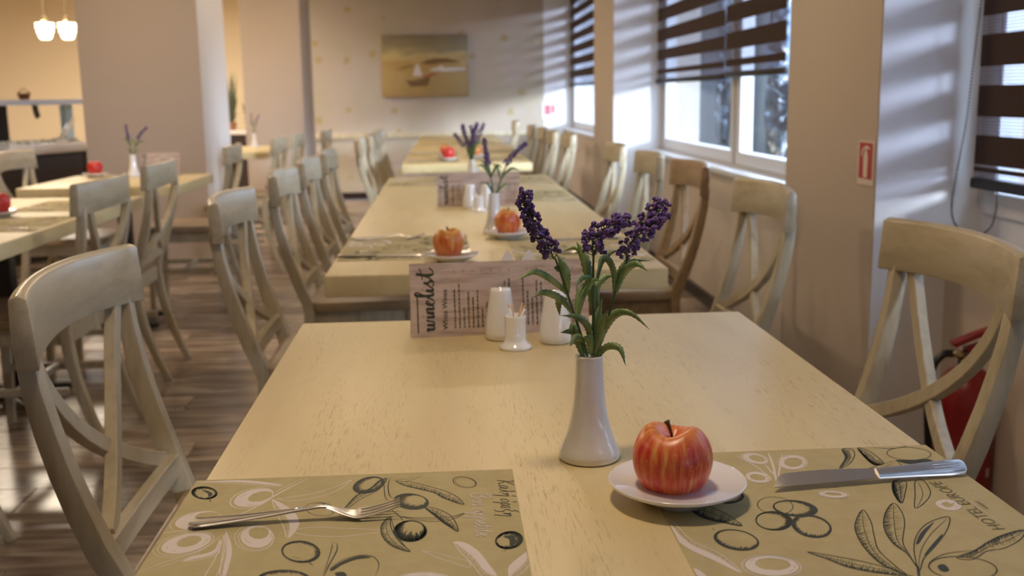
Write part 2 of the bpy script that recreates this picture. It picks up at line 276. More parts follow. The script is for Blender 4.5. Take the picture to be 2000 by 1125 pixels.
# ------------------------------------------------------------------ mesh helpers
class MB:
    def __init__(s): s.v = []; s.f = []; s.mi = []
    def add(s, vs, fs, mi=0):
        n = len(s.v); s.v += [tuple(v) for v in vs]; s.f += [tuple(i+n for i in f) for f in fs]; s.mi += [mi]*len(fs); return s
    def box(s, x0, x1, y0, y1, z0, z1, mi=0):
        return s.add([(x0, y0, z0), (x1, y0, z0), (x1, y1, z0), (x0, y1, z0), (x0, y0, z1), (x1, y0, z1), (x1, y1, z1), (x0, y1, z1)],
                     [(0, 3, 2, 1), (4, 5, 6, 7), (0, 1, 5, 4), (1, 2, 6, 5), (2, 3, 7, 6), (3, 0, 4, 7)], mi)
    def lathe(s, prof, n=32, c=(0, 0, 0), mi=0):
        vs = []; fs = []
        for r, z in prof:
            for i in range(n):
                a = 2*PI*i/n; vs.append((c[0]+r*math.cos(a), c[1]+r*math.sin(a), c[2]+z))
        for k in range(len(prof)-1):
            for i in range(n):
                j = (i+1) % n; fs.append((k*n+i, k*n+j, (k+1)*n+j, (k+1)*n+i))
        if prof[0][0] > 1e-6: fs.append(tuple(range(n-1, -1, -1)))
        if prof[-1][0] > 1e-6: fs.append(tuple((len(prof)-1)*n+i for i in range(n)))
        return s.add(vs, fs, mi)
    def tube(s, pts, r, n=8, mi=0):
        pts = [Vector(p) for p in pts]; R = r if isinstance(r, (list, tuple)) else [r]*len(pts)
        vs = []; fs = []; ref = None
        for i, p in enumerate(pts):
            t = (pts[min(i+1, len(pts)-1)]-pts[max(i-1, 0)]).normalized()
            if ref is None: ref = t.orthogonal().normalized()
            ref = (ref - t*ref.dot(t)).normalized(); b = t.cross(ref)
            for k in range(n):
                a = 2*PI*k/n; vs.append(p + (ref*math.cos(a)+b*math.sin(a))*R[i])
        for i in range(len(pts)-1):
            for k in range(n):
                j = (k+1) % n; fs.append((i*n+k, i*n+j, (i+1)*n+j, (i+1)*n+k))
        fs.append(tuple(range(n-1, -1, -1))); fs.append(tuple((len(pts)-1)*n+k for k in range(n)))
        return s.add(vs, fs, mi)
    def sweep(s, pts, W_, T_, tdir, mi=0, taper=None):
        "rectangular bar along pts; thickness T_ along tdir(i), width W_ across"
        pts = [Vector(p) for p in pts]; vs = []; fs = []
        for i, p in enumerate(pts):
            t = (pts[min(i+1, len(pts)-1)]-pts[max(i-1, 0)]).normalized()
            b = Vector(tdir(i) if callable(tdir) else tdir); b = (b - t*b.dot(t)).normalized(); w = t.cross(b)
            w_ = (W_(i) if callable(W_) else W_)/2; t_ = (T_(i) if callable(T_) else T_)/2
            vs += [p+w*w_+b*t_, p-w*w_+b*t_, p-w*w_-b*t_, p+w*w_-b*t_]
        for i in range(len(pts)-1):
            for k in range(4):
                j = (k+1) % 4; fs.append((i*4+k, i*4+j, (i+1)*4+j, (i+1)*4+k))
        fs.append((3, 2, 1, 0)); q = (len(pts)-1)*4; fs.append((q, q+1, q+2, q+3))
        return s.add(vs, fs, mi)
    def build(s, name, mats, parent=None, smooth=False, bevel=0, seg=2, angle=35, loc=None, rot=None):
        me = bpy.data.meshes.new(name); me.from_pydata(s.v, [], s.f)
        if not isinstance(mats, (list, tuple)): mats = [mats]
        for m in mats: me.materials.append(m)
        for p, i in zip(me.polygons, s.mi): p.material_index = i
        bm = bmesh.new(); bm.from_mesh(me); bmesh.ops.recalc_face_normals(bm, faces=bm.faces)
        if bevel:
            es = [e for e in bm.edges if len(e.link_faces) == 2 and e.calc_face_angle(0) > math.radians(angle)]
            bmesh.ops.bevel(bm, geom=es, offset=bevel, segments=seg, affect='EDGES', profile=.5, clamp_overlap=True)
        bm.to_mesh(me); bm.free()
        if smooth or bevel:
            me.polygons.foreach_set('use_smooth', [True]*len(me.polygons))
            if not smooth or smooth == 'auto': me.set_sharp_from_angle(angle=math.radians(28 if bevel else 50))
        me.update()
        o = bpy.data.objects.new(name, me); COL.objects.link(o)
        if parent: o.parent = parent
        if loc is not None: o.location = loc
        if rot is not None: o.rotation_euler = rot
        return o
def tag(o, label=None, cat=None, group=None, kind=None):
    if label: o['label'] = label
    if cat: o['category'] = cat
    if group: o['group'] = group
    if kind: o['kind'] = kind
    return o
def empty(name, loc, rz=0, label=None, cat=None, group=None):
    o = bpy.data.objects.new(name, None); COL.objects.link(o); o.location = loc; o.rotation_euler = (0, 0, rz)
    o.empty_display_size = .05
    return tag(o, label, cat, group)
def copy_tree(o, parent=None):
    c = o.copy(); COL.objects.link(c)
    if parent: c.parent = parent
    for ch in list(o.children): copy_tree(ch, c)
    return c
def again(proto, loc, rz, label, cat=None, group=None, used={}):
    if proto.name in used: o = copy_tree(proto)
    else: used[proto.name] = 1; o = proto
    o.location = loc; o.rotation_euler = (0, 0, rz); tag(o, label, cat, group); return o
def catmull(pts, n=6, closed=False):
    P = [Vector(p) for p in pts]; out = []
    m = len(P)
    rng = range(m) if closed else range(m-1)
    for i in rng:
        p0 = P[(i-1) % m] if (closed or i > 0) else P[0]*2-P[1]
        p1 = P[i]; p2 = P[(i+1) % m]; p3 = P[(i+2) % m] if (closed or i+2 < m) else P[-1]*2-P[-2]
        for k in range(n):
            t = k/n
            out.append(.5*((2*p1)+(-p0+p2)*t+(2*p0-5*p1+4*p2-p3)*t*t+(-p0+3*p1-3*p2+p3)*t*t*t))
    if not closed: out.append(P[-1])
    return out
def ribbon(mb, pts, w, mi=0, closed=False, taper=False, z=0):
    "flat stroke in the local xy plane"
    P = [Vector((p[0], p[1])) for p in pts]; m = len(P)
    if m < 2: return
    vs = []
    for i in range(m):
        a = P[(i-1) % m] if (closed or i > 0) else P[0]; b = P[(i+1) % m] if (closed or i < m-1) else P[-1]
        t = (b-a)
        if t.length < 1e-9: t = Vector((1, 0))
        t.normalize(); nrm = Vector((-t.y, t.x)); ww = (w(i/(m-1)) if callable(w) else w)/2
        if callable(w): pass
        elif taper: ww *= max(.25, math.sin(PI*min(1, max(0, i/(m-1))))**.5)
        vs += [(*(P[i]+nrm*ww), z), (*(P[i]-nrm*ww), z)]
    fs = [(2*i, 2*i+1, 2*i+3, 2*i+2) for i in range(m-1)]
    if closed: fs.append((2*m-2, 2*m-1, 1, 0))
    mb.add(vs, fs, mi)
def text_mesh(body, size, shear=0, align='LEFT', space=1, extrude=0):
    cu = bpy.data.curves.new('lettering', 'FONT'); cu.body = body; cu.size = size; cu.shear = shear; cu.align_x = align; cu.space_character = space; cu.extrude = extrude; cu.resolution_u = 3
    o = bpy.data.objects.new('lettering_source', cu); COL.objects.link(o)
    dg = bpy.context.evaluated_depsgraph_get(); me = bpy.data.meshes.new_from_object(o.evaluated_get(dg))
    bpy.data.objects.remove(o); bpy.data.curves.remove(cu); return me
def put_text(body, size, mat, parent, M4, **k):
    me = text_mesh(body, size, **k); me.materials.clear(); me.materials.append(mat)
    o = bpy.data.objects.new('lettering', me); COL.objects.link(o); o.parent = parent; o.matrix_local = M4; return o
def text_into(mb, body, size, M4, mi, **k):
    me = text_mesh(body, size, **k)
    mb.add([M4 @ v.co for v in me.vertices], [tuple(p.vertices) for p in me.polygons], mi); bpy.data.meshes.remove(me)

# ------------------------------------------------------------------ room
def struct(mb, name, mat, **k):
    o = mb.build(name, mat, **k); o['kind'] = 'structure'; return o
YB = 12.3          # wallpapered back wall
YF = 14.8          # far wall of the buffet room
XA, YA0, YA1 = 1.20, 2.904, 3.69      # near window pillar
XB, YB0, YB1 = 1.15, 7.26, 8.19
XW = 1.505         # window plane
ZC = 2.5
fl = struct(MB().box(-7.5, 1.75, -1.5, 15, -.06, -.006), 'floor', M['floor'])
pw, pl = .195, 1.45
row = 0; y = .6
pm = MB().box(0, pl-.003, 0, pw-.003, -.012, 0).build('plank', M['floor'], bevel=.0015, seg=1)
first = True
while y < 8.6:
    x = -3.6 - (row*.53) % pl
    while x < 1.42:
        if x + pl > -3.4:
            o = pm if first else pm.copy()
            if not first: COL.objects.link(o)
            o.parent = fl; o.location = (x, y, random.uniform(-.0006, .0004)); first = False
            if x + pl > 1.45:
                o.scale.x = (1.45-x)/pl
        x += pl
    y += pw; row += 1
struct(MB().box(-7.5, 1.75, -1.5, 15, ZC, ZC+.1), 'ceiling', M['ceiling'])
struct(MB().box(-1.75, 1.15, YB, YB+.15, 0, ZC), 'wall_back', M['wallpaper'])
struct(MB().box(1.15, 1.75, YB, YB+.15, 0, ZC), 'wall_back_recess', M['wallwhite'])
struct(MB().box(-1.75, 1.15, YB-.02, YB, .0, .075), 'baseboard_back', M['darkwood'])
struct(MB().box(-1.75, 1.15, YB-.03, YB, at(800, 266, Y=YB).z-.02, at(800, 262, Y=YB).z+.02), 'trim_1', M['chair'], bevel=.006)
struct(MB().box(-7.5, -1.6, YF, YF+.15, 0, ZC), 'wall_far', M['warmwall'])
struct(MB().box(-7.6, -7.5, -1.5, 15, 0, ZC), 'wall_left', M['warmwall'])
struct(MB().box(-7.5, 1.75, -1.6, -1.5, 0, ZC), 'wall_front', M['wall'])
struct(MB().box(-1.75, -1.6, YB, YF, 0, ZC), 'wall_side', M['warmwall'])
# window pillars: warm face to the room, window daylight painted on the reveals as whiter sheets
def pillar(name, x0, x1, y0, y1, z1=ZC):
    return struct(MB().box(x0, x1, y0, y1, 0, z1), name, M['wall'], bevel=.004, seg=2)
pillar('wall_right_pillar', XA, 1.75, YA0, YA1)
pillar('wall_right_pillar', XB, 1.75, YB0, YB1)
struct(MB().box(XA+.004, XW-.001, YA0-.003, YA0, .05, ZC), 'daylit_reveal_near', M['wallwhite'])
struct(MB().box(XB+.004, XW-.001, YB0-.003, YB0, .05, ZC), 'daylit_reveal_far', M['wallwhite'])
zsill = .80
for n, (a, b) in enumerate(((-1.5, YA0), (YA1, YB0), (YB1, YB))):
    zl = (.70, .74, .74)[n]
    struct(MB().box(1.42, 1.75, a, b, 0, zl), 'wall_right', M['wall'])
    struct(MB().box(1.36, 1.75, a, b, 2.28, ZC), 'wall_right_lintel', M['wall'])
    struct(MB().box(1.40, 1.425, a, b, 0, .07), 'baseboard_right', M['darkwood'])
    sl = MB().box(1.385, 1.60, a+.004, b-.004, zl, zl+.03).build('window_sill', M['frame'], bevel=.005)
    tag(sl, kind='structure')
# pillars on the left
PY = 7.2
pl_x0 = at(172, 330, Y=PY).x; pl_x1 = at(404, 335, Y=PY).x
struct(MB().box(pl_x0, pl_x1, PY, 8.05, 0, ZC), 'wall_left_pillar', M['wall'], bevel=.004)
struct(MB().box(pl_x1, pl_x1+.003, PY+.004, 8.045, .1, ZC), 'daylit_pillar_side', M['wallwhite'])  # pale sheet puts cool window daylight into the colour of this side
struct(MB().box(pl_x0-.015, pl_x1+.015, PY-.015, 8.065, 0, .09), 'baseboard_left', M['wall'], bevel=.004)
P2 = 10.2
q0 = at(474, 150, Y=P2).x; q1 = at(590, 150, Y=P2).x
struct(MB().box(q0, q1, P2, 11.0, 0, ZC), 'wall_left_far_pillar', M['wall'], bevel=.004)
struct(MB().box(-7.5, q1, P2+.1, P2+.5, 2.2, ZC), 'ceiling_beam', M['ceiling'])

# windows: frame, mullions, glass
def window(name, y0, y1, zb, mull, ztop=2.28):
    root = tag(empty(name, (0, 0, 0)), kind='structure')
    fx0, fx1 = XW-.005, XW+.06
    m = MB(); m.box(fx0, fx1, y0, y1, zb-.11, zb-.035).box(fx0, fx1, y0, y1, ztop-.06, ztop).box(fx0, fx1, y0, y0+.06, zb-.035, ztop-.06).box(fx0, fx1, y1-.06, y1, zb-.035, ztop-.06)
    m.build('window_frame', M['frame'], root, bevel=.004, seg=1)
    edges = [y0+.06]+[v for v in mull]+[y1-.06]
    for v in mull: MB().box(fx0, fx1, v-.035, v+.035, zb-.035, ztop-.06).build('mullion', M['frame'], root, bevel=.004, seg=1)
    for i in range(len(edges)-1):
        a, b = edges[i]+(.035 if i else 0), edges[i+1]-(.035 if i < len(edges)-2 else 0)
        s = MB(); s.box(fx0-.012, fx1-.01, a, b, zb-.035, zb+.03).box(fx0-.012, fx1-.01, a, b, ztop-.12, ztop-.06).box(fx0-.012, fx1-.01, a, a+.055, zb+.03, ztop-.12).box(fx0-.012, fx1-.01, b-.055, b, zb+.03, ztop-.12)
        sash = s.build('sash', M['frame'], root, bevel=.004, seg=1)
        MB().box(XW+.02, XW+.026, a+.05, b-.05, zb+.025, ztop-.115).build('pane', M['glass'], sash)
    return root
window('window_1', -.5, YA0, .84, [.8])
y_m = at(1448, 290, X=XW+.02).y
window('window_2', YA1, YB0, .82, [y_m])
window('window_3', YB1, YB, .82, [10.1])

# zebra roller blinds
def blind(y0, y1, zh, label, phase=0, xb=1.455, pitch=.133, dk=.083, ztop=2.26, chain=None, bottoms=None):
    root = empty('roller_blind', (xb, (y0+y1)/2, 0), 0, label, 'blind', 'brown striped roller blinds in the windows')
    h = (y1-y0)/2; z = zh+.045; k = 0
    MB().box(-.012, .012, -h, h, zh, zh+.03).build('bottom_bar', M['blindbar'], root, bevel=.006)
    segs = bottoms or []
    for a, b in segs:
        MB().box(-.002, .0, -h, h, z, z+a).build('sheer_band', M['sheer'], root); z += a
        MB().box(-.002, .0, -h, h, z, z+b).build('opaque_band', M['brown'], root); z += b
    MB().box(-.002, 0, -h, h, zh+.03, zh+.045).build('sheer_band', M['sheer'], root)
    while z < ztop:
        z2 = min(z+pitch-dk, ztop); MB().box(-.002, 0, -h, h, z, z2).build('sheer_band', M['sheer'], root); z = z2
        if z >= ztop: break
        z2 = min(z+dk, ztop); MB().box(-.002, 0, -h, h, z, z2).build('opaque_band', M['brown'], root); z = z2
    MB().box(-.03, .03, -h, h, ztop-.02, ztop+.02).build('head_rail', M['blindbar'], root)
    if chain:
        m = MB(); P = catmull(chain, 40)
        d = 0; last = None; step = .0062
        for p in P:
            if last is None or (p-last).length >= step:
                last = p; q = p-Vector(root.location); ic = MBico(.0031)
                m.add([q+v for v in ic[0]], ic[1])
        c = m.build('bead_chain', M['bead'], root, smooth=True); c['kind'] = 'stuff'
    return root
def MBico(r, _c={}):
    if 'i' not in _c:
        bm = bmesh.new(); bmesh.ops.create_icosphere(bm, subdivisions=1, radius=1); _c['i'] = ([v.co.copy() for v in bm.verts], [tuple(v.index for v in f.verts) for f in bm.faces]); bm.free()
    return [v*r for v in _c['i'][0]], _c['i'][1]
xb = 1.455
yb3 = at(1903, 330, X=xb).y
chp = [at(1921, -40, X=xb-.03), at(1917, 0, X=xb-.03), at(1903, 110, X=xb-.03), at(1887, 240, X=xb-.03), at(1868, 340, X=xb-.03), at(1859, 400, X=xb-.03), at(1862, 430, X=xb-.025), at(1878, 452, X=xb-.02), at(1898, 459, X=xb-.01), at(1922, 455, X=xb), at(1938, 438, X=xb+.01), at(1946, 405, X=xb+.02), at(1948, 370, X=xb+.02), at(1951, 240, X=xb+.02), at(1958, 60, X=xb+.02), at(1962, -40, X=xb+.02)]
zh3 = at(1903, 367, X=xb).z
blind(.78, yb3, zh3, 'dark brown striped roller blind of the nearest window, its bead chain hanging in a loop', bottoms=[(.002, .012), (.008, .078)], chain=chp)
yseam = at(1417, 100, X=xb).y
zh2 = at(1290, 160, X=xb).z
o = blind(-1.45, .76, zh3, 'unseen brown striped blind nearest to the viewer, lower bands closed to block the sun', bottoms=[(.0005, .62)])  # out of view, added to keep sun stripes off the foreground table
blind(yseam+.012, at(1285, 100, X=xb).y, zh2-.01, 'brown striped blind on the far half of the middle window', bottoms=[(.018, .03), (.06, .07)])
blind(at(1536, 100, X=xb).y+.0, yseam-.012, at(1500, 147, X=xb).z, 'brown striped blind on the near half of the middle window', bottoms=[(.012, .035), (.048, .085)])
blind(YB1+.03, at(1104, 90, X=xb).y, at(1130, 166, X=xb).z-.01, 'brown striped blind on the farthest window by the flowered wall')

# outside the windows: terrace, white posts and wall, clear plastic curtain
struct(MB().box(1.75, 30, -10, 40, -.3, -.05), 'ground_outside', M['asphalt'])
def post(x, y, w, lab):
    r = empty('terrace_post', (x, y, -.05), 0, lab, 'post', 'white posts outside the windows')
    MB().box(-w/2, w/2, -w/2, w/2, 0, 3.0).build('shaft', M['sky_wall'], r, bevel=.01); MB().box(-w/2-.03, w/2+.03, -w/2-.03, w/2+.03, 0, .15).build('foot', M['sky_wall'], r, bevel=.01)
def out(px, X): return at(px, 240, X=X).y
post(3.2, (out(1336, 3.2)+out(1394, 3.2))/2, 1.25, 'wide white post seen through the far pane of the middle window')
post(3.2, (out(1456, 3.2)+out(1482, 3.2))/2, .36, 'narrow white post seen through the near pane of the middle window')
post(3.2, out(2010, 3.2), .5, 'white post seen under the nearest blind at the right edge')
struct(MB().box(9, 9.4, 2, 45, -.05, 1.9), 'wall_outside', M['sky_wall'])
mbf = MB(); g = []
for (ya, yb_) in ((out(1394, 3.3)-.26, out(1446, 3.3)), (out(1482, 3.3)-.42, out(1530, 3.3)), (21, 40)):
    r = empty('plastic_curtain', (3.3, (ya+yb_)/2, -.05), 0, 'clear plastic weather curtain hanging outside, ' + ('beside the wide white post', 'beside the narrow white post', 'beyond the farthest window')[len(g)], 'curtain', 'clear plastic curtains outside')
    n = 40; vs = []; fs = []
    for i in range(n+1):
        yy = (ya-yb_)/2 + (yb_-ya)*i/n
        for j in range(9):
            zz = 2.7*j/8; vs.append((.05*math.sin(i*1.3+j*.6)+.03*math.sin(i*.5-j), yy, zz))
    for i in range(n):
        for j in range(8): fs.append((i*9+j, i*9+j+1, (i+1)*9+j+1, (i+1)*9+j))
    MB().add(vs, fs).build('plastic_sheet', M['film'], r, smooth=True); MB().tube([(0, (ya-yb_)/2, 2.7), (0, (yb_-ya)/2, 2.7)], .02).build('curtain_rod', M['frame'], r)
    g.append(1)
for k, (x, y, h_) in enumerate(((6.4, 16, .8), (6.6, 19.5, 1.0), (6.2, 12.6, .7), (6.0, 9.5, .8))):
    r = empty('shrub', (x, y, -.05), 0, ('dim round shrub on the terrace behind the plastic curtain', 'tall dim shrub behind the plastic curtain, far end', 'low dim shrub behind the narrow white post', 'dim shrub on the terrace nearest the hotel front')[k], 'shrub')
    rs = random.Random(k); m = MB()
    for i in range(260):
        d = Vector((rs.gauss(0, 1), rs.gauss(0, 1), rs.gauss(0, 1))).normalized()*rs.uniform(.5, 1); c = Vector((d.x*.6, d.y*.7, h_*.6+d.z*h_*.5)); a = Vector((rs.gauss(0, 1), rs.gauss(0, 1), rs.gauss(0, 1))).normalized()*.13; b = a.orthogonal().normalized()*.06
        m.add([c-a, c+b, c+a, c-b], [(0, 1, 2, 3)])
    m.build('foliage', M['darkleaf'], r)['kind'] = 'stuff'; MB().tube([(0, 0, 0), (0, 0, h_*.6)], .04).build('stem', M['darkwood'], r)

# ------------------------------------------------------------------ wall things
# seascape painting on the flowered wall
c0 = at(745, 69, Y=YB); c1 = at(915, 188, Y=YB)
pw_, ph_ = c1.x-c0.x, c0.z-c1.z
pr = empty('painting', ((c0.x+c1.x)/2, YB, (c0.z+c1.z)/2), 0, 'brown seascape canvas with a small white-sailed boat on the flowered wall', 'painting')
MB().box(-pw_/2, pw_/2, -.04, -.001, -ph_/2, ph_/2).build('canvas', M['painting'], pr, bevel=.005)
def flat(mb, pts, y, mi=0):
    mb.add([(p[0], y, p[1]) for p in pts], [tuple(range(len(pts)))], mi)
def pp(x, y): return ((x-755)/1310*pw_, (590-y)/905*ph_)      # painting crop coordinates
m = MB(); flat(m, [pp(*q) for q in ((690, 545), (800, 500), (900, 480), (1080, 480), (1200, 505), (1290, 540), (1150, 548), (1000, 545), (900, 565), (800, 570))], -.0412); flat(m, [pp(*q) for q in ((280, 660), (420, 600), (560, 570), (560, 590), (420, 625))], -.0412)
m.build('painted_hills', M['paint_hill'], pr)
m = MB(); flat(m, [pp(*q) for q in ((560, 730), (600, 620), (635, 540), (670, 620), (700, 700), (700, 735))], -.0416); flat(m, [pp(*q) for q in ((830, 640), (960, 610), (1000, 580), (1040, 620), (1380, 620), (1380, 655), (1060, 680), (960, 660), (830, 660))], -.0416)
m.build('painted_sail_and_village', M['paint_white'], pr)
m = MB(); flat(m, [pp(*q) for q in ((450, 790), (560, 800), (700, 770), (830, 745), (790, 880), (520, 895))], -.042)
m.build('painted_hull', M['paint_hill'], pr)
m = MB(); flat(m, [pp(*q) for q in ((1000, 690), (1380, 665), (1380, 640), (1060, 668))], -.042); flat(m, [pp(*q) for q in ((900, 665), (970, 650), (950, 690))], -.042)
m.build('painted_shore', M['paint_grey'], pr)
m = MB(); flat(m, [pp(*q) for q in ((700, 740), (850, 700), (960, 690), (900, 730), (760, 755))], -.0424)
m.build('painted_reflection', M['paint_red'], pr)

# extinguisher sign on the near pillar
s0 = at(1678, 276, X=XA-.001); s1 = at(1704, 361, X=XA-.001)
ya_, yb_ = at(1677, 320, X=XA).y, at(1708, 320, X=XA).y; zt, zb_ = at(1693, 275, X=XA).z, at(1690, 361, X=XA).z
sg = empty('extinguisher_sign', (XA-.001, (ya_+yb_)/2, (zt+zb_)/2), -PI/2, 'red and white fire extinguisher sign stuck on the near window pillar', 'sign')
sw, sh = abs(ya_-yb_), zt-zb_
MB().box(-sw/2, sw/2, -.0015, .0, -sh/2, sh/2).build('backing', M['signwhite'], sg)
MB().box(-sw*.42, sw*.42, -.002, -.0015, -sh*.36, sh*.46).build('red_field', M['signred'], sg)
m = MB(); flat(m, [(x*sw*.5, z*sh*.5) for x, z in ((-.25, -.66), (.25, -.66), (.27, .28), (.17, .48), (.07, .60), (-.07, .60), (-.17, .48), (-.27, .28))], -.0023); flat(m, [(x*sw*.5, z*sh*.5) for x, z in ((-.1, .60), (.1, .60), (.12, .68), (.5, .62), (.5, .70), (.12, .78), (-.1, .78))], -.0023)
flat(m, [(x*sw*.5, z*sh*.5) for x, z in ((-.1, .76), (-.1, .70), (-.35, .55), (-.45, .3), (-.58, .3), (-.48, .60))], -.0024)
m.build('extinguisher_symbol', M['signwhite'], sg)
# small notice on the far recess
n0 = at(1064, 205, Y=YB-.001); n1 = at(1083, 224, Y=YB-.001)
nt_ = empty('wall_notice', ((n0.x+n1.x)/2, YB-.001, (n0.z+n1.z)/2), 0, 'small white notice with red letters in the farthest window recess', 'sign')
w_, h_ = n1.x-n0.x, n0.z-n1.z
MB().box(-w_/2-.03, w_/2+.02, -.003, 0, -h_/2-.04, h_/2+.04).build('backing', M['wallwhite'], nt_)
m = MB(); m.box(-w_/2, -w_*.28, -.005, -.003, -h_/2, h_/2).box(-w_*.2, w_*.05, -.005, -.003, -h_/2, h_/2).box(w_*.22, w_/2, -.005, -.003, -h_*.35, h_/2)
m.build('red_print', M['red_print'], nt_)

# fire extinguisher in the recess
ec = at(1890, 720, Y=2.62)
ex = empty('fire_extinguisher', (ec.x, 2.62, 0), 0, 'red fire extinguisher with black hose standing on the floor behind the near right chair', 'fire extinguisher')
R = .078
zt_ = at(1884, 712, Y=2.60).z
prof = [(0, 0), (R*.93, 0), (R, .015), (R, zt_-.10)]
for k in range(7):
    a = k/6*PI/2; prof.append((R*math.cos(a)*.80+R*.20, zt_-.10+.09*math.sin(a)))
MB().lathe(prof, 40).build('cylinder', M['red'], ex, smooth='auto')
MB().lathe([(.026, zt_-.02), (.026, zt_+.02), (.02, zt_+.03), (0, zt_+.03)], 20).build('valve', M['black'], ex, smooth='auto')
MB().sweep([(-.01, 0, zt_+.035), (.04, 0, zt_+.05), (.12, 0, zt_+.075)], .03, .012, (0, 0, 1)).sweep([(-.045, 0, zt_+.05), (.02, 0, zt_+.075), (.10, -.01, zt_+.105)], .032, .014, (0, 0, 1)).build('lever', M['red'], ex, bevel=.002)
MB().tube([(-.02, -.02, zt_+.02), (-.05, -.03, zt_+.035), (-.06, -.03, zt_+.032)], .011, 12).build('hose_fitting', M['brass'], ex, smooth=True)
MB().lathe([(.0, 0), (.016, 0), (.016, .01), (0, .01)], 20).build('pressure_gauge', M['brass'], ex, loc=(-.022, -.035, zt_+.01), rot=(PI/2, 0, 0))
MB().tube(catmull([(-.055, -.03, zt_+.034), (-.085, -.03, zt_+.03), (-.11, -.03, zt_-.005), (-.118, -.03, zt_-.08), (-.11, -.03, zt_-.2), (-.098, -.03, .12)], 8), .010, 12).build('hose', M['black'], ex, smooth=True)
lb = MB()
def onc(a, z, r=R+.0006): return (r*math.sin(a), -r*math.cos(a), z)
def cpatch(a0, a1, z0, z1, mi=0):
    n = 6; vs = []
    for i in range(n+1):
        a = a0+(a1-a0)*i/n; vs += [onc(a, z0), onc(a, z1)]
    lb.add(vs, [(2*i, 2*i+2, 2*i+3, 2*i+1) for i in range(n)], mi)
for z0, sp in ((.325, (-.15, .75)), (.31, (-.05, .6)), (.285, (-.3, .35)), (.255, (-.55, .45)), (.245, (-.5, .2)), (.215, (-.5, -.3)), (.2, (-.5, .1))):
    a = sp[0]
    while a < sp[1]: b = a+random.uniform(.04, .09); cpatch(a, b, z0, z0+.005); a = b+.02
for a in (-.1, .45): cpatch(a-.07, a+.07, .15, .175); cpatch(a-.12, a+.12, .11, .114); cpatch(a-.1, a+.08, .10, .103)
cpatch(-.2, .85, .352, .3535); cpatch(-.2, .85, .303, .3045)
lb.build('label_print', simple('faded_label_print', (.62, .42, .40), .6), ex)['kind'] = 'stuff'

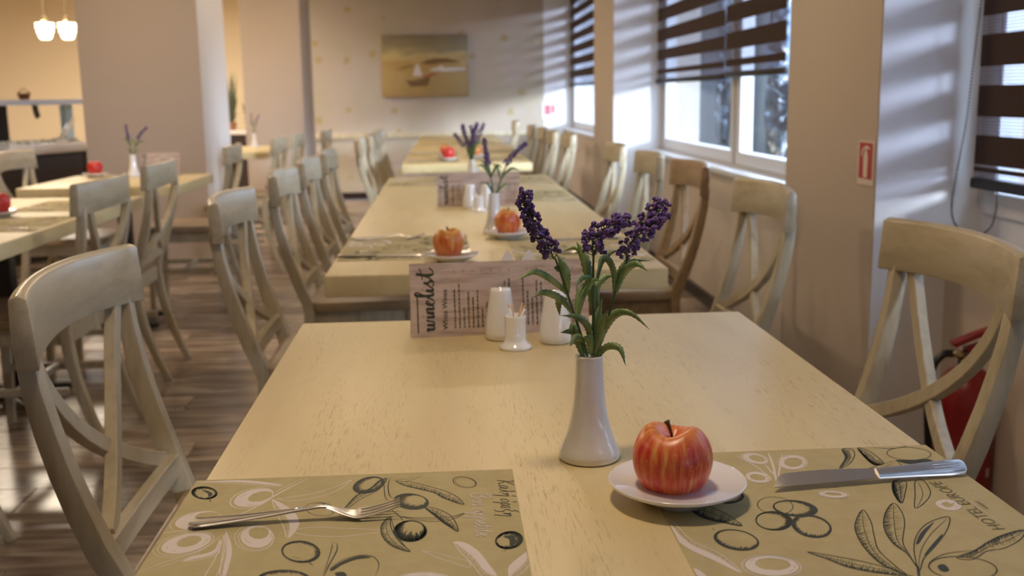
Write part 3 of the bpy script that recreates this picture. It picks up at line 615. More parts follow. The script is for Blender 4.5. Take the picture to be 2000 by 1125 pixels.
# ------------------------------------------------------------------ chairs
def chair(parent_name='dining_chair', mat=None, rail=None):
    mt = mat or M['chair']; ml = rail or M['chair_rail']
    root = empty(parent_name, (0, 0, 0))
    ZT = .90; RH = .104
    def yb(z):      # side profile of the back posts
        if z >= .44: t = (z-.44)/.46; return -.180-.092*(1-(1-min(1, t))**1.9)
        t = (.44-z)/.44; return -.180-.012*t-.10*t**2
    def bulge(x, z): return -.042*(1-(x/.256)**2)*min(1, max(.12, (z-.47)/.30))
    hw = lambda z: .198+.030*max(0, (z-.44)/.46)
    # seat, aprons
    n = 10; pts = []
    def rr(x0, x1, y0, y1, r):
        o = []
        for cx, cy, a0 in ((x1-r, y0+r, -PI/2), (x1-r, y1-r, 0), (x0+r, y1-r, PI/2), (x0+r, y0+r, PI)):
            for k in range(5): a = a0+PI/2*k/4; o.append((cx+r*math.cos(a), cy+r*math.sin(a)))
        return o
    o2 = rr(-.215, .215, -.185, .215, .045); k = len(o2); sm = MB()
    sm.add([(x, y, .428) for x, y in o2]+[(x, y, .462) for x, y in o2]+[(x*.93, y*.93, .4615) for x, y in o2]+[(x*.6, y*.6, .456) for x, y in o2],
           [tuple(range(k-1, -1, -1))]+[(i, (i+1) % k, k+(i+1) % k, k+i) for i in range(k)]+[(k+i, k+(i+1) % k, 2*k+(i+1) % k, 2*k+i) for i in range(k)]+[(2*k+i, 2*k+(i+1) % k, 3*k+(i+1) % k, 3*k+i) for i in range(k)]+[tuple(range(3*k, 4*k))])
    sm.build('seat', M['seat'], root, bevel=.006, angle=60)
    MB().box(-.175, .175, .165, .187, .37, .43).box(-.175, .175, -.185, -.165, .37, .43).box(-.187, -.165, -.17, .17, .37, .43).box(.165, .187, -.17, .17, .37, .43).build('seat_apron', mt, root, bevel=.002, seg=1)
    for s in (-1, 1):
        pts = [(s*.190, yb(z), z) for z in [0, .06, .12, .18, .24, .30, .36, .42, .46]]+[(s*hw(z), yb(z)+bulge(hw(z), z), z) for z in [.52, .58, .64, .70, .76, .825]]
        N_ = len(pts)
        MB().sweep(pts, lambda i: .026+.008*min(1, pts[i][2]/.4) if pts[i][2] < .42 else .034-.004*(pts[i][2]-.42)/.4, lambda i: .024+.012*math.sin(PI*min(1, pts[i][2]/.85)), (0, 1, 0)).build('leg', mt, root, bevel=.003, seg=2)
        MB().sweep([(s*.180, .172+.012*(1-z/.43), z) for z in (0, .1, .2, .3, .43)], lambda i: .026+.003*i, lambda i: .026+.003*i, (0, 1, 0)).build('leg', mt, root, bevel=.003, seg=2)
        # crossing splats
        P = []
        for i in range(13):
            t = i/12; x = (1-t)**2*(-.185)+2*t*(1-t)*(-.115)+t*t*(.168); z = (1-t)**2*.815+2*t*(1-t)*.625+t*t*.522
            P.append((s*x, yb(z)+bulge(x, z)+s*.004, z))
        MB().sweep(P, .027, .020, (0, 1, .12)).build('cross_splat', mt, root, bevel=.0015, seg=1)
        MB().box(-.011, .011, -.17, .17, .20, .225).build('stretcher', mt, root, bevel=.002, seg=1, loc=(s*.180, 0, 0))
    MB().box(-.175, .175, -.011, .011, .20, .225).build('stretcher', mt, root, bevel=.002, seg=1)
    # top rail, curved in plan, and lower cross rail
    m = MB(); n = 16; vs = []; fs = []
    for i in range(n+1):
        x = -.256+.512*i/n; c = -.042*(1-(x/.256)**2)
        zc = .0; th = .030-.006*math.sin(PI*i/n)
        for (dy, z) in ((-.5, ZT-RH), (-.5, ZT-.045), (-.42, ZT-.006), (0, ZT), (.42, ZT-.006), (.5, ZT-.045), (.5, ZT-RH)):
            vs.append((x, yb(z)+c+dy*th+.002, z+math.sin(PI*i/n)*(.005 if z > ZT-.05 else .010)))
    q = 7
    for i in range(n):
        for k in range(q): k2 = (k+1) % q; fs.append((i*q+k, i*q+k2, (i+1)*q+k2, (i+1)*q+k))
    fs.append(tuple(range(q-1, -1, -1))); fs.append(tuple(n*q+k for k in range(q)))
    m.add(vs, fs).build('top_rail', ml, root, bevel=.003, seg=2)
    P = [(x, yb(.50)+bulge(x, .5), .505) for x in [-.193+.386*i/10 for i in range(11)]]
    MB().sweep(P, .042, .02, (0, 1, 0)).build('cross_rail', ml, root, bevel=.002, seg=1)
    return root
CH = chair()
GC = 'cross-back chairs at the dining tables'
def place_chair(rx, ry, face, label, rot=0, proto=None, off=.272):
    "rx, ry: where the middle of the top rail stands; face +1 looks to +x, -1 to -x"
    rz = (-PI/2 if face > 0 else PI/2)+rot
    d = Vector((-math.sin(rz), math.cos(rz)))
    return again(proto or CH, (rx+d.x*off, ry+d.y*off, 0), rz, label, 'chair', GC)
cw = 'cream painted cross-back chair '
place_chair(-.57, 1.665, 1, cw+'in the left foreground, nearest one left of the table')
place_chair(-.575, 2.905, 1, cw+'second from the front along the left side of the long row')
place_chair(-.57, 3.80, 1, cw+'third from the front along the left side of the long row')
place_chair(-.57, 4.52, 1, cw+'fourth from the front along the left side of the long row')
place_chair(-.565, 5.24, 1, cw+'fifth from the front along the left of the long row')
place_chair(-.52, 6.75, 1, cw+'left of the third table, its nearest left chair', .03)
place_chair(-.50, 7.38, 1, cw+'left of the third table, second of its left chairs', .03)
place_chair(-.49, 7.90, 1, cw+'left of the third table, third of its left chairs')
place_chair(-.50, 8.60, 1, cw+'left of the third table, farthest of its left chairs')
place_chair(.885, 1.80, -1, cw+'in the right foreground in front of the fire extinguisher', 0)
place_chair(.875, 2.88, -1, cw+'on the right, beside the near window pillar')
place_chair(.87, 4.52, -1, cw+'on the right, just behind the brown chair')
place_chair(.86, 5.36, -1, cw+'on the right, below the reveal of the middle window')
place_chair(.80, 6.90, -1, cw+'right of the third table, its nearest right chair')
place_chair(.76, 7.55, -1, cw+'right of the third table, second of its right chairs')
place_chair(.75, 8.25, -1, cw+'right of the third table, third of its right chairs')
place_chair(.73, 9.0, -1, cw+'right of the third table, farthest of its right chairs')
place_chair(.70, 10.6, -1, cw+'against the flowered wall at the far right table')
CB = chair('dining_chair', M['brownchair'], M['brownchair'])
place_chair(.895, 3.86, -1, 'brown wooden cross-back chair on the right, the only dark one', 0, CB)
place_chair(-1.15, 3.63, -1, cw+'at the near left table, back to the aisle', -.02)
place_chair(-1.20, 2.55, -1, cw+'at the left edge of the picture, nearest left table')
place_chair(-1.20, 4.56, -1, cw+'in front of the square pillar, at the small left table', .02)
place_chair(-1.21, 6.15, -1, cw+'beside the bluish side of the square pillar', .05)
place_chair(-2.25, 5.72, 1, cw+'in front of the dark buffet counter, far left')
place_chair(-1.12, 7.30, -1, cw+'at the table behind the square pillar, nearer of two')
place_chair(-1.10, 8.05, -1, cw+'at the table behind the square pillar, farther of two')
place_chair(-.98, 8.9, -1, cw+'before the flowered wall at the left of the long row')

# ------------------------------------------------------------------ tables
def table(x0, x1, y0, y1, label, ped):
    cx, cy = (x0+x1)/2, (y0+y1)/2; hx, hy = (x1-x0)/2, (y1-y0)/2
    root = empty('dining_table', (cx, cy, 0), 0, label, 'table', 'cream dining tables')
    MB().box(-hx, hx, -hy, hy, .70, .75).build('tabletop', M['table'], root, bevel=.004, seg=3)
    for py in ped:
        b = MB().box(-.03, .03, -.03, .03, .03, .69).build('pedestal', M['black'], root, bevel=.003, seg=1, loc=(0, py, 0))
        MB().box(-.2, .2, -.2, .2, .69, .70).build('mounting_plate', M['black'], b)
        for a in range(4):
            MB().sweep([(.02, 0, .045), (.12, 0, .035), (.22, 0, .02)], .05, lambda i: .04-.008*i, (0, 0, 1)).build('foot', M['black'], b, bevel=.003, seg=1, rot=(0, 0, PI/4+a*PI/2))
    return root
t1 = table(-.266, .537, .20, 1.895, 'cream wooden table in the foreground with the lavender vase', (-.35, .45))
t2 = table(-.284, .512, 2.405, 5.39, 'long cream table in the middle of the row, two apples on it', (-1.0, 1.0))
t3 = table(-.26, .523, 6.38, 9.0, 'cream table of the row before the last one', (-.8, .8))
t4 = table(-.25, .52, 9.55, 11.2, 'last cream table of the row, against the flowered wall', (0,))
tA = table(-2.09, -1.29, 3.0, 4.62, 'cream table at the left edge with a red apple', (-.62, .3))
tB = table(-2.03, -1.285, 5.14, 5.97, 'small cream table in front of the square pillar', (0,))
tC = table(-2.1, -1.36, 7.45+.8, 9.4, 'cream table in the aisle behind the square pillar', (0,))
TZ = .75

# ------------------------------------------------------------------ placemats
ML, MW = .46, .338                       # length along the table edge, depth
artL, artR = MB(), MB(); art = artL      # 0 dark ink, 1 white ink, 2 paper colour, 3 thin grey-green ink
MZ = TZ+.0008
def mk(crop, side):
    global art
    art = artL if side == 'L' else artR
    x0, y0, s = crop
    def f(p):
        w = at(x0+p[0]/s, y0+p[1]/s, z=MZ)
        if side == 'L': return (1.095-w.y-ML/2, w.x+.274-MW/2)
        return (ML/2-(1.125-w.y), .539-w.x-MW/2)
    return f
lay = [0]
def Z(): lay[0] += 1; return .0004+lay[0]*1.2e-6
def poly(f, pts, w=.0009, mi=0, closed=False, taper=True):
    P = catmull([f(p)+(0,) for p in pts], 6, closed); ribbon(art, P, w, mi, closed, taper and not closed, Z())
def fill(f, pts, mi=0):
    P = catmull([f(p)+(0,) for p in pts], 5, True); z = Z()
    bm = bmesh.new(); vs = [bm.verts.new((p.x, p.y, z)) for p in P]
    try:
        fc = bm.faces.new(vs); r = bmesh.ops.triangulate(bm, faces=[fc]); bm.verts.index_update()
        art.add([v.co.copy() for v in bm.verts], [tuple(v.index for v in t.verts) for t in bm.faces], mi)
    except Exception: pass
    bm.free()
def ell(c, rx, ry, rot=0, n=28):
    r = math.radians(rot); return [(c[0]+rx*math.cos(a)*math.cos(r)-ry*math.sin(a)*math.sin(r), c[1]+rx*math.cos(a)*math.sin(r)+ry*math.sin(a)*math.cos(r)) for a in [2*PI*i/n for i in range(n)]]
def ring(f, c, rx, ry, rot=0, w=.0008, mi=0): poly(f, ell(c, rx, ry, rot, 16), w, mi, True)
rh = random.Random(21)
def hatch(f, A, B, w=.00055, mi=0, lo=.35, dens=3):
    "short pen strokes from edge A towards line B"
    n = len(A); z_ = Z()
    for i in range(n-1):
        for k in range(dens):
            t = (k+rh.random()*.6)/dens; p = (A[i][0]+(A[i+1][0]-A[i][0])*t, A[i][1]+(A[i+1][1]-A[i][1])*t); q = (B[i][0]+(B[i+1][0]-B[i][0])*t, B[i][1]+(B[i+1][1]-B[i][1])*t)
            u = rh.uniform(lo, 1); P = [f(p), f((p[0]+(q[0]-p[0])*u, p[1]+(q[1]-p[1])*u))]
            ribbon(art, [P[0], ((P[0][0]+P[1][0])/2, (P[0][1]+P[1][1])/2), P[1]], lambda v, w=w: w*(1.35-v), mi, z=z_)
def resample(P, n):
    P = [Vector((p[0], p[1])) for p in P]; d = [0]
    for i in range(1, len(P)): d.append(d[-1]+(P[i]-P[i-1]).length)
    out_ = []; j = 0
    for k in range(n):
        t = d[-1]*k/(n-1)
        while j < len(P)-2 and d[j+1] < t: j += 1
        s_ = (t-d[j])/max(1e-9, d[j+1]-d[j]); out_.append(tuple(P[j]+(P[j+1]-P[j])*min(1, s_)))
    return out_
def crescent(f, c, rx, ry, rot, c2, rx2, ry2, rot2=None, mi=0):
    EA, EB = ell(c, rx, ry, rot, 36), ell(c2, rx2, ry2, rot if rot2 is None else rot2, 36)
    if mi == 1:
        A = [f(p) for p in EA]; B = [f((p[0]+rh.uniform(-.04, .04)*rx2, p[1]+rh.uniform(-.05, .05)*ry2)) for p in EB]; n = len(A); z = Z()
        A = [((p[0]*.8+q[0]*.2), (p[1]*.8+q[1]*.2)) for p, q in zip(A, B)]
        ring(f, c, rx, ry, rot, .0006, 1); z = Z()
        art.add([(p[0], p[1], z) for p in A+B], [(i, (i+1) % n, n+(i+1) % n, n+i) for i in range(n)], mi)
        for k in range(5):     # gaps left by the brush
            i = rh.randrange(n); a_, b_ = EA[i], EB[i]; m_ = ((a_[0]+b_[0])/2, (a_[1]+b_[1])/2); i2 = (i+2) % n; m2 = ((EA[i2][0]+EB[i2][0])/2, (EA[i2][1]+EB[i2][1])/2)
            ribbon(art, [f(m_), f(m2)], .0007, 2, z=Z())
        return
    ring(f, c, rx, ry, rot, .0011, mi)
    EA.append(EA[0]); EB.append(EB[0])
    hatch(f, EA, EB, .0009, mi, .45, 4)
def leaf(f, pts, mi=0, w=.0009, dark=True):
    "closed leaf outline, one half of it shaded with pen strokes"
    if mi == 1:
        poly(f, pts+[pts[0]], w, mi, taper=False)
        if dark:
            C = [tuple(p)[:2] for p in catmull([p+(0,) for p in pts], 6, True)]; n = len(C); tip = max(range(n), key=lambda i: (Vector(C[i])-Vector(C[0])).length)
            a_, b_ = resample(C[:tip+1], 18), resample([C[0]]+C[:tip-1:-1], 18); mid = [((a_[i][0]*.42+b_[i][0]*.58), (a_[i][1]*.42+b_[i][1]*.58)) for i in range(18)]
            A = [f(p) for p in a_]; B = [f(p) for p in mid]; z = Z()
            art.add([(p[0], p[1], z) for p in A+B], [(i, i+1, 19+i, 18+i) for i in range(17)], mi)
            hatch(f, mid, b_, .0006, mi, .3, 2)
        return
    C = [tuple(p)[:2] for p in catmull([p+(0,) for p in pts], 6, True)]; n = len(C); tip = max(range(n), key=lambda i: (Vector(C[i])-Vector(C[0])).length)
    a_, b_ = resample(C[:tip+1], 18), resample([C[0]]+C[:tip-1:-1], 18)
    mid = [((a_[i][0]+b_[i][0])/2, (a_[i][1]+b_[i][1])/2) for i in range(18)]
    poly(f, pts, w*1.15, mi, True)
    poly(f, mid[::3]+[mid[-1]], w*.7, mi)
    if dark: hatch(f, a_, mid, .0010, mi, .45, 4); hatch(f, mid, b_, .0005, mi, .1, 2)
a = mk((250, 880, 4.444), 'L')
W1 = 1
crescent(a, (1075, 408), 190, 78, -14, (1150, 395), 112, 40, -12, W1); ring(a, (1070, 410), 190, 82, -14, .0006, W1)
poly(a, [(1560, 240), (1400, 320), (1260, 395), (1100, 490), (870, 600)], .0022, W1); poly(a, [(1520, 235), (1370, 310), (1250, 370)], .0008, W1)
leaf(a, [(585, 272), (780, 262), (980, 255), (1180, 270), (1340, 300), (1180, 305), (980, 285), (780, 275)], W1)
leaf(a, [(1290, 415), (1420, 400), (1600, 370), (1800, 310), (1940, 250), (1800, 350), (1620, 405), (1420, 432)], W1, dark=False)
leaf(a, [(1250, 420), (1340, 460), (1440, 530), (1480, 640), (1390, 755), (1350, 660), (1300, 560), (1265, 480)], W1)
crescent(a, (590, 612), 228, 82, -10, (690, 568), 112, 36, -4, W1)
poly(a, [(280, 715), (480, 690), (800, 640), (1050, 560)], .0016, W1)
crescent(a, (500, 805), 250, 88, -13, (530, 785), 110, 42, -14, W1); ring(a, (480, 810), 270, 98, -13, .0006, W1)
crescent(a, (1110, 755), 152, 105, 0, (1135, 712), 88, 52, 0, W1); ring(a, (1095, 755), 170, 115, 0, .0006, W1)
poly(a, [(40, 1075), (250, 990), (420, 930), (650, 850), (830, 720)], .0010, W1); poly(a, [(110, 1075), (300, 1000), (450, 950), (690, 850)], .0007, W1)
leaf(a, [(850, 700), (890, 800), (895, 900), (870, 1000), (840, 1085), (800, 1085), (810, 960), (830, 820)], W1)
leaf(a, [(835, 730), (790, 860), (730, 980), (670, 1089), (760, 1089), (810, 980), (840, 860), (848, 780)], W1, dark=False)
leaf(a, [(470, 960), (560, 915), (680, 890), (760, 850), (800, 770), (790, 880), (700, 925), (560, 955)], W1)
leaf(a, [(1400, 690), (1600, 662), (1850, 670), (2250, 690), (2050, 720), (1850, 742), (1600, 735), (1480, 715)], W1, dark=False)
crescent(a, (663, 365), 110, 55, 4, (668, 368), 75, 34, 0, 0); fill(a, [(640, 340), (700, 350), (735, 375), (700, 400), (690, 370)], 0); poly(a, [(700, 415), (718, 438), (700, 430)], .0008)
ring(a, (1670, 505), 128, 58, 5, .0008); poly(a, [(1600, 460), (1690, 455), (1760, 490), (1775, 540)], .0016)
ring(a, (1500, 875), 166, 95, 5, .0009); crescent(a, (1500, 875), 160, 90, 5, (1480, 878), 135, 72, 5, 0); poly(a, [(1560, 955), (1605, 995)], .0012); poly(a, [(1420, 920), (1500, 935)], .0006)
poly(a, [(1770, 800), (1765, 860), (1690, 1089)], .0009); poly(a, [(1815, 800), (1810, 870), (1740, 1000), (1700, 1089)], .0014); poly(a, [(1770, 798), (1815, 800)], .0008)
ring(a, (1350, 1112), 225, 78, 0, .0013); crescent(a, (1350, 1112), 222, 75, 0, (1365, 1120), 190, 55, 0, 0)
a = mk((650, 880, 4.444), 'L')
ring(a, (310, 297), 135, 68, -14, .0012); crescent(a, (310, 297), 132, 66, -14, (335, 285), 85, 38, -20, 0)
leaf(a, [(470, 240), (400, 260), (330, 320), (200, 390), (65, 545), (130, 500), (240, 420), (400, 335)], 0)
poly(a, [(455, 235), (445, 300), (455, 400), (490, 440)], .0010); poly(a, [(500, 235), (480, 300), (490, 380), (520, 410)], .0012)
leaf(a, [(550, 262), (620, 300), (740, 330), (880, 365), (960, 410), (1135, 468), (1080, 400), (980, 350), (860, 315), (700, 275)], 0)
poly(a, [(520, 255), (650, 262), (780, 215)], .0009); poly(a, [(540, 245), (640, 245), (710, 220)], .0006)
ring(a, (680, 440), 150, 68, 6, .0012); crescent(a, (680, 440), 148, 66, 6, (725, 425), 80, 36, 6, 0)
leaf(a, [(800, 490), (880, 560), (960, 625), (1030, 670), (1087, 700), (1070, 630), (1020, 560), (900, 500)], 0)
leaf(a, [(590, 570), (720, 600), (870, 612), (1020, 600), (1145, 540), (1020, 572), (870, 580), (720, 580)], 0, dark=False)
ring(a, (672, 697), 142, 92, 0, .0012); crescent(a, (672, 697), 140, 90, 0, (700, 655), 78, 42, 10, 0)
poly(a, [(510, 510), (570, 560), (615, 610)], .0012)
leaf(a, [(500, 570), (425, 640), (430, 740), (520, 830), (670, 875), (590, 800), (530, 720), (500, 640)], 0); poly(a, [(500, 570), (560, 740), (670, 875)], .0010)
ring(a, (1145, 272), 102, 46, 10, .0010); ring(a, (1150, 272), 88, 38, 10, .0005)
crescent(a, (1530, 775), 118, 76, -8, (1500, 778), 72, 42, -8, 0); fill(a, [(1480, 745), (1560, 735), (1590, 790), (1540, 830), (1530, 770)], 0); poly(a, [(1505, 850), (1490, 870), (1465, 868)], .0007)
leaf(a, [(780, 872), (900, 885), (1040, 925), (1180, 960), (1180, 1010), (1060, 975), (920, 930), (850, 900)], W1, dark=False)
leaf(a, [(1045, 790), (1150, 800), (1260, 870), (1340, 970), (1420, 1089), (1300, 1089), (1210, 980), (1110, 880)], W1)
leaf(a, [(1530, 1089), (1530, 1010), (1600, 940), (1705, 868), (1722, 930), (1690, 1010), (1640, 1060), (1580, 1089)], W1)
poly(a, [(-20, 1010), (100, 940), (250, 905), (350, 920), (400, 985), (370, 1089)], .0012); fill(a, [(-20, 1020), (100, 950), (240, 910), (330, 925), (200, 945), (80, 990), (0, 1040)], 0); fill(a, [(20, 1060), (90, 1050), (120, 1085), (40, 1089)], 0)
crescent(a, (790, 1120), 240, 75, 0, (800, 1130), 180, 45, 0, W1)
# right-hand half, read off the mat under the knife
a = mk((1200, 850, 4.09), 'R')
leaf(a, [(560, 540), (640, 620), (740, 670), (880, 700), (1018, 724), (960, 670), (860, 610), (700, 545)], 0)
ring(a, (975, 835), 180, 80, 10, .0009); crescent(a, (975, 835), 175, 76, 10, (985, 822), 155, 60, 8, 0); poly(a, [(780, 738), (800, 757)], .0009)
crescent(a, (930, 497), 102, 45, -8, (930, 492), 75, 28, -8, 0)
ring(a, (1285, 560), 142, 68, 5, .0009); ring(a, (1445, 583), 176, 64, 6, .0013); crescent(a, (1445, 583), 172, 61, 6, (1405, 575), 125, 44, 6, 0)
ring(a, (1275, 682), 146, 76, 4, .0009); crescent(a, (1275, 682), 142, 73, 4, (1240, 682), 104, 60, 4, 0)
ring(a, (1575, 725), 160, 88, 12, .0010); crescent(a, (1575, 725), 155, 84, 12, (1590, 722), 125, 64, 12, 0)
leaf(a, [(385, 650), (460, 790), (590, 900), (800, 1000), (1010, 1095), (920, 1000), (800, 920), (620, 840), (480, 700)], W1)
crescent(a, (1255, 1045), 232, 86, 3, (1265, 1028), 140, 48, 3, W1); ring(a, (1255, 1045), 240, 92, 3, .0005, W1)
crescent(a, (1425, 215), 118, 62, 0, (1430, 215), 75, 36, 0, W1); crescent(a, (1120, 185), 110, 42, 12, (1140, 185), 65, 24, 12, W1); crescent(a, (1150, 335), 105, 46, 8, (1145, 335), 65, 24, 8, W1)
poly(a, [(1230, 140), (1270, 250), (1300, 400)], .0030, W1); poly(a, [(1340, 150), (1320, 260), (1300, 400)], .0020, W1); poly(a, [(960, 160), (1120, 240), (1260, 350)], .0016, W1); poly(a, [(1200, 230), (1290, 330)], .002, W1)
leaf(a, [(1370, 382), (1440, 320), (1560, 300), (1760, 300), (1700, 318), (1600, 325), (1500, 345)], W1, dark=False)
leaf(a, [(600, 1062), (660, 1070), (730, 1125), (680, 1150), (630, 1120)], W1)
a = mk((1580, 850, 4.09), 'R')
leaf(a, [(265, 112), (290, 180), (245, 262), (320, 230), (365, 160), (340, 108)], 0)
leaf(a, [(390, 102), (440, 170), (520, 235), (595, 222), (520, 150), (440, 108)], 0)
fill(a, [(570, 275), (595, 320), (632, 250), (600, 262)], 0)
ring(a, (798, 146), 176, 50, 2, .0009); fill(a, [(690, 197), (850, 195), (950, 190), (995, 212), (900, 238), (780, 225)], 0); poly(a, [(510, 97), (640, 105), (760, 92), (788, 70)], .0012)
poly(a, [(690, 200), (550, 240), (380, 298), (300, 312), (210, 362)], .0012); poly(a, [(240, 365), (330, 345), (385, 305), (560, 262), (690, 215)], .0008); fill(a, [(300, 315), (385, 298), (350, 325), (290, 345)], 0)
poly(a, [(700, 200), (780, 280)], .001); poly(a, [(800, 235), (960, 240), (1100, 272)], .0009); poly(a, [(780, 275), (740, 320), (660, 400)], .0008); poly(a, [(780, 275), (850, 320), (930, 370)], .0008)
leaf(a, [(680, 360), (665, 420), (690, 490), (742, 542), (770, 450), (775, 370)], 0); leaf(a, [(850, 365), (848, 470), (850, 582), (940, 520), (970, 450), (920, 365)], 0, dark=False)
leaf(a, [(430, 595), (370, 700), (385, 800), (470, 930), (600, 1040), (780, 1115), (700, 1050), (560, 920), (520, 800), (495, 690)], 0)
leaf(a, [(675, 540), (610, 620), (600, 740), (670, 860), (790, 950), (880, 1080), (800, 950), (750, 850), (765, 700), (740, 610)], 0)
leaf(a, [(1115, 650), (950, 700), (860, 800), (840, 920), (880, 1080), (920, 980), (1020, 870), (1105, 750)], 0, dark=False); fill(a, [(1000, 690), (900, 770), (855, 860), (880, 860), (940, 770)], 0); fill(a, [(1060, 790), (960, 900), (920, 960), (960, 930), (1050, 830)], 0)
leaf(a, [(-10, 930), (150, 990), (320, 1055), (560, 1100), (780, 1118), (640, 1062), (450, 1012), (250, 972)], 0)
leaf(a, [(1718, 755), (1560, 790), (1430, 850), (1320, 920), (1180, 975), (1310, 990), (1420, 925), (1560, 900), (1690, 830)], 0)
poly(a, [(1320, 918), (1150, 935), (1050, 960), (970, 1010), (950, 1060)], .0010)
ring(a, (1230, 1060), 272, 92, 4, .0012); fill(a, [(1030, 1040), (1080, 1030), (1120, 1075), (1080, 1090), (1040, 1070)], 0)
poly(a, [(870, 1040), (880, 1140)], .0025); poly(a, [(780, 1115), (880, 1140)], .002)
crescent(a, (195, 472), 125, 30, 4, (195, 470), 70, 12, 4, W1)
# the round emblem
fill(a, ell((1115, 556), 104, 42, 8, 16), W1); fill(a, [(1060, 545), (1100, 530), (1130, 545), (1160, 540), (1150, 565), (1110, 575), (1080, 565)], 2); poly(a, [(1020, 560), (1110, 550), (1210, 575)], .0006, 2)
# lettering: every mat carries the greeting at its top edge and the hotel's name at its bottom edge
def lcol(x, y, ang): return Matrix.Translation((x, y, Z()))@Matrix.Rotation(ang, 4, 'Z')
def writing(strokes, p0, p1, mi, w, unit_len):
    "pen-written word from p0 to p1 (local mat coordinates)"
    p0, p1 = Vector(p0), Vector(p1); k = (p1-p0).length/unit_len; ex = (p1-p0).normalized(); ey = Vector((-ex.y, ex.x))
    for st in strokes:
        C = catmull([(q[0]+.22*q[1], q[1], 0) for q in st], 6); P = [p0+ex*c.x*k+ey*c.y*k for c in C]; n = len(P)
        ribbon(art, P, lambda t, P=P, n=n: w*(.55+.9*abs((P[min(n-1, int(t*(n-1))+1)]-P[min(n-2, int(t*(n-1)))]).normalized().dot(ey))), mi, z=Z())
KALI = [[(.3, 1.9), (.15, 1.0), (.0, -.1)], [(1.25, 1.9), (.7, 1.35), (.15, .85), (.6, .5), (.9, .0), (1.25, .2)], [(-.2, 1.5), (.0, 2.1), (.6, 2.1), (.2, 1.7)],
        [(2.3, .9), (1.9, 1.0), (1.55, .5), (1.7, .02), (2.1, .3), (2.35, .95), (2.3, .2), (2.6, .1)], [(2.9, 1.8), (3.05, 1.9), (3.4, .3), (3.7, .05)], [(3.2, .95), (3.0, .5), (2.75, 0)],
        [(3.8, .8), (4.0, .95), (4.0, .3), (4.1, .7), (4.5, 1.0), (4.6, .6), (4.5, -.8)], [(4.45, 1.35), (4.6, 1.75)],
        [(6.0, .95), (5.6, .6), (5.75, .05), (6.2, .2), (6.35, .75), (6.0, .95)], [(6.15, 1.35), (6.3, 1.75)],
        [(6.6, -.8), (6.7, .3), (7.0, .95), (7.35, .6), (7.1, .05), (6.8, .2)], [(8.2, .85), (7.8, .95), (7.65, .7), (8.0, .5), (7.6, .25), (7.8, 0), (8.2, .2)],
        [(9.1, 1.8), (8.6, 1.5), (8.9, 1.1), (8.5, .8), (8.6, .4), (9.1, .1), (9.1, -.5), (8.7, -.7)], [(9.4, .8), (9.6, .95), (9.55, .2), (9.8, .8), (10.15, .95), (10.2, .4), (10.1, -.8)]]
BON = [[(.35, 1.8), (.2, 1.0), (.05, .0)], [(-.1, 1.4), (.3, 1.95), (.95, 1.7), (.85, 1.2), (.35, 1.0), (.95, .8), (1.0, .2), (.5, -.05), (.0, .1)],
       [(1.8, .9), (1.4, .6), (1.5, .05), (1.95, .15), (2.1, .7), (1.8, .9)], [(2.35, .9), (2.35, .05)], [(2.37, .5), (2.7, .95), (2.9, .7), (2.9, .05), (3.1, .15)],
       [(4.6, .9), (4.2, .95), (3.9, .4), (4.1, .0), (4.5, .4), (4.65, .9), (4.65, .1), (4.9, .2)], [(5.1, .9), (5.0, -.9)], [(5.1, .5), (5.5, .95), (5.75, .5), (5.5, .0), (5.15, .2)],
       [(6.05, .9), (5.95, -.9)], [(6.05, .5), (6.45, .95), (6.7, .5), (6.45, .0), (6.1, .2)], [(6.9, .3), (7.4, .6), (7.3, .95), (6.95, .6), (7.0, .1), (7.5, .15), (7.8, .5)],
       [(8.05, 1.6), (7.95, .3), (8.15, .0), (8.4, .3)], [(7.7, 1.05), (8.4, 1.1)], [(8.6, .9), (8.55, .2), (8.8, .1)], [(8.65, 1.3), (8.7, 1.4)], [(9.15, 1.6), (9.05, .3), (9.25, .0), (9.5, .3)], [(8.8, 1.05), (9.5, 1.1)], [(9.6, .3), (10.1, .6), (10.0, .95), (9.65, .6), (9.7, .1), (10.2, .15), (10.5, .5)]]
f = mk((650, 880, 4.444), 'L')
writing(KALI, f((1432, 258)), f((1470, 585)), 0, .0009, 10.9)
writing(BON, f((1200, 372)), f((1246, 765)), 1, .0011, 10.9)
f = mk((1580, 850, 4.09), 'R')
h0, h1 = f((1575, 752)), f((1050, 372))
def fit_text(body, p0, p1, mi):
    me = text_mesh(body, 1); xs = [v.co.x for v in me.vertices]; Lw = max(xs)-min(xs); bpy.data.meshes.remove(me)
    d = Vector(p1)-Vector(p0); text_into(art, body, d.length/Lw, lcol(p0[0], p0[1], math.atan2(d.y, d.x)), mi)
fit_text('HOTEL EUROPE', h0, h1, 3)
s0_ = f((1475, 585)); s1_ = f((1385, 522)); fit_text('****', s0_, s1_, 3)
poly(f, [(1600, 735), (1480, 660), (1330, 560), (1200, 470)], .0004, 1)
def clipped(mb, cuts, out):
    "copy of a print, cut along lines of the local xy plane"
    bm = bmesh.new(); vs = [bm.verts.new(v) for v in mb.v]
    for f_, mi in zip(mb.f, mb.mi):
        try: fc = bm.faces.new([vs[i] for i in f_]); fc.material_index = mi
        except ValueError: pass
    for co, no in cuts: bmesh.ops.bisect_plane(bm, geom=bm.verts[:]+bm.edges[:]+bm.faces[:], plane_co=co, plane_no=no, clear_outer=True)
    bm.verts.index_update(); me = out; n0 = len(me.v)
    me.v += [tuple(v.co) for v in bm.verts]
    for fc in bm.faces: me.f.append(tuple(n0+v.index for v in fc.verts)); me.mi.append(fc.material_index)
    bm.free()
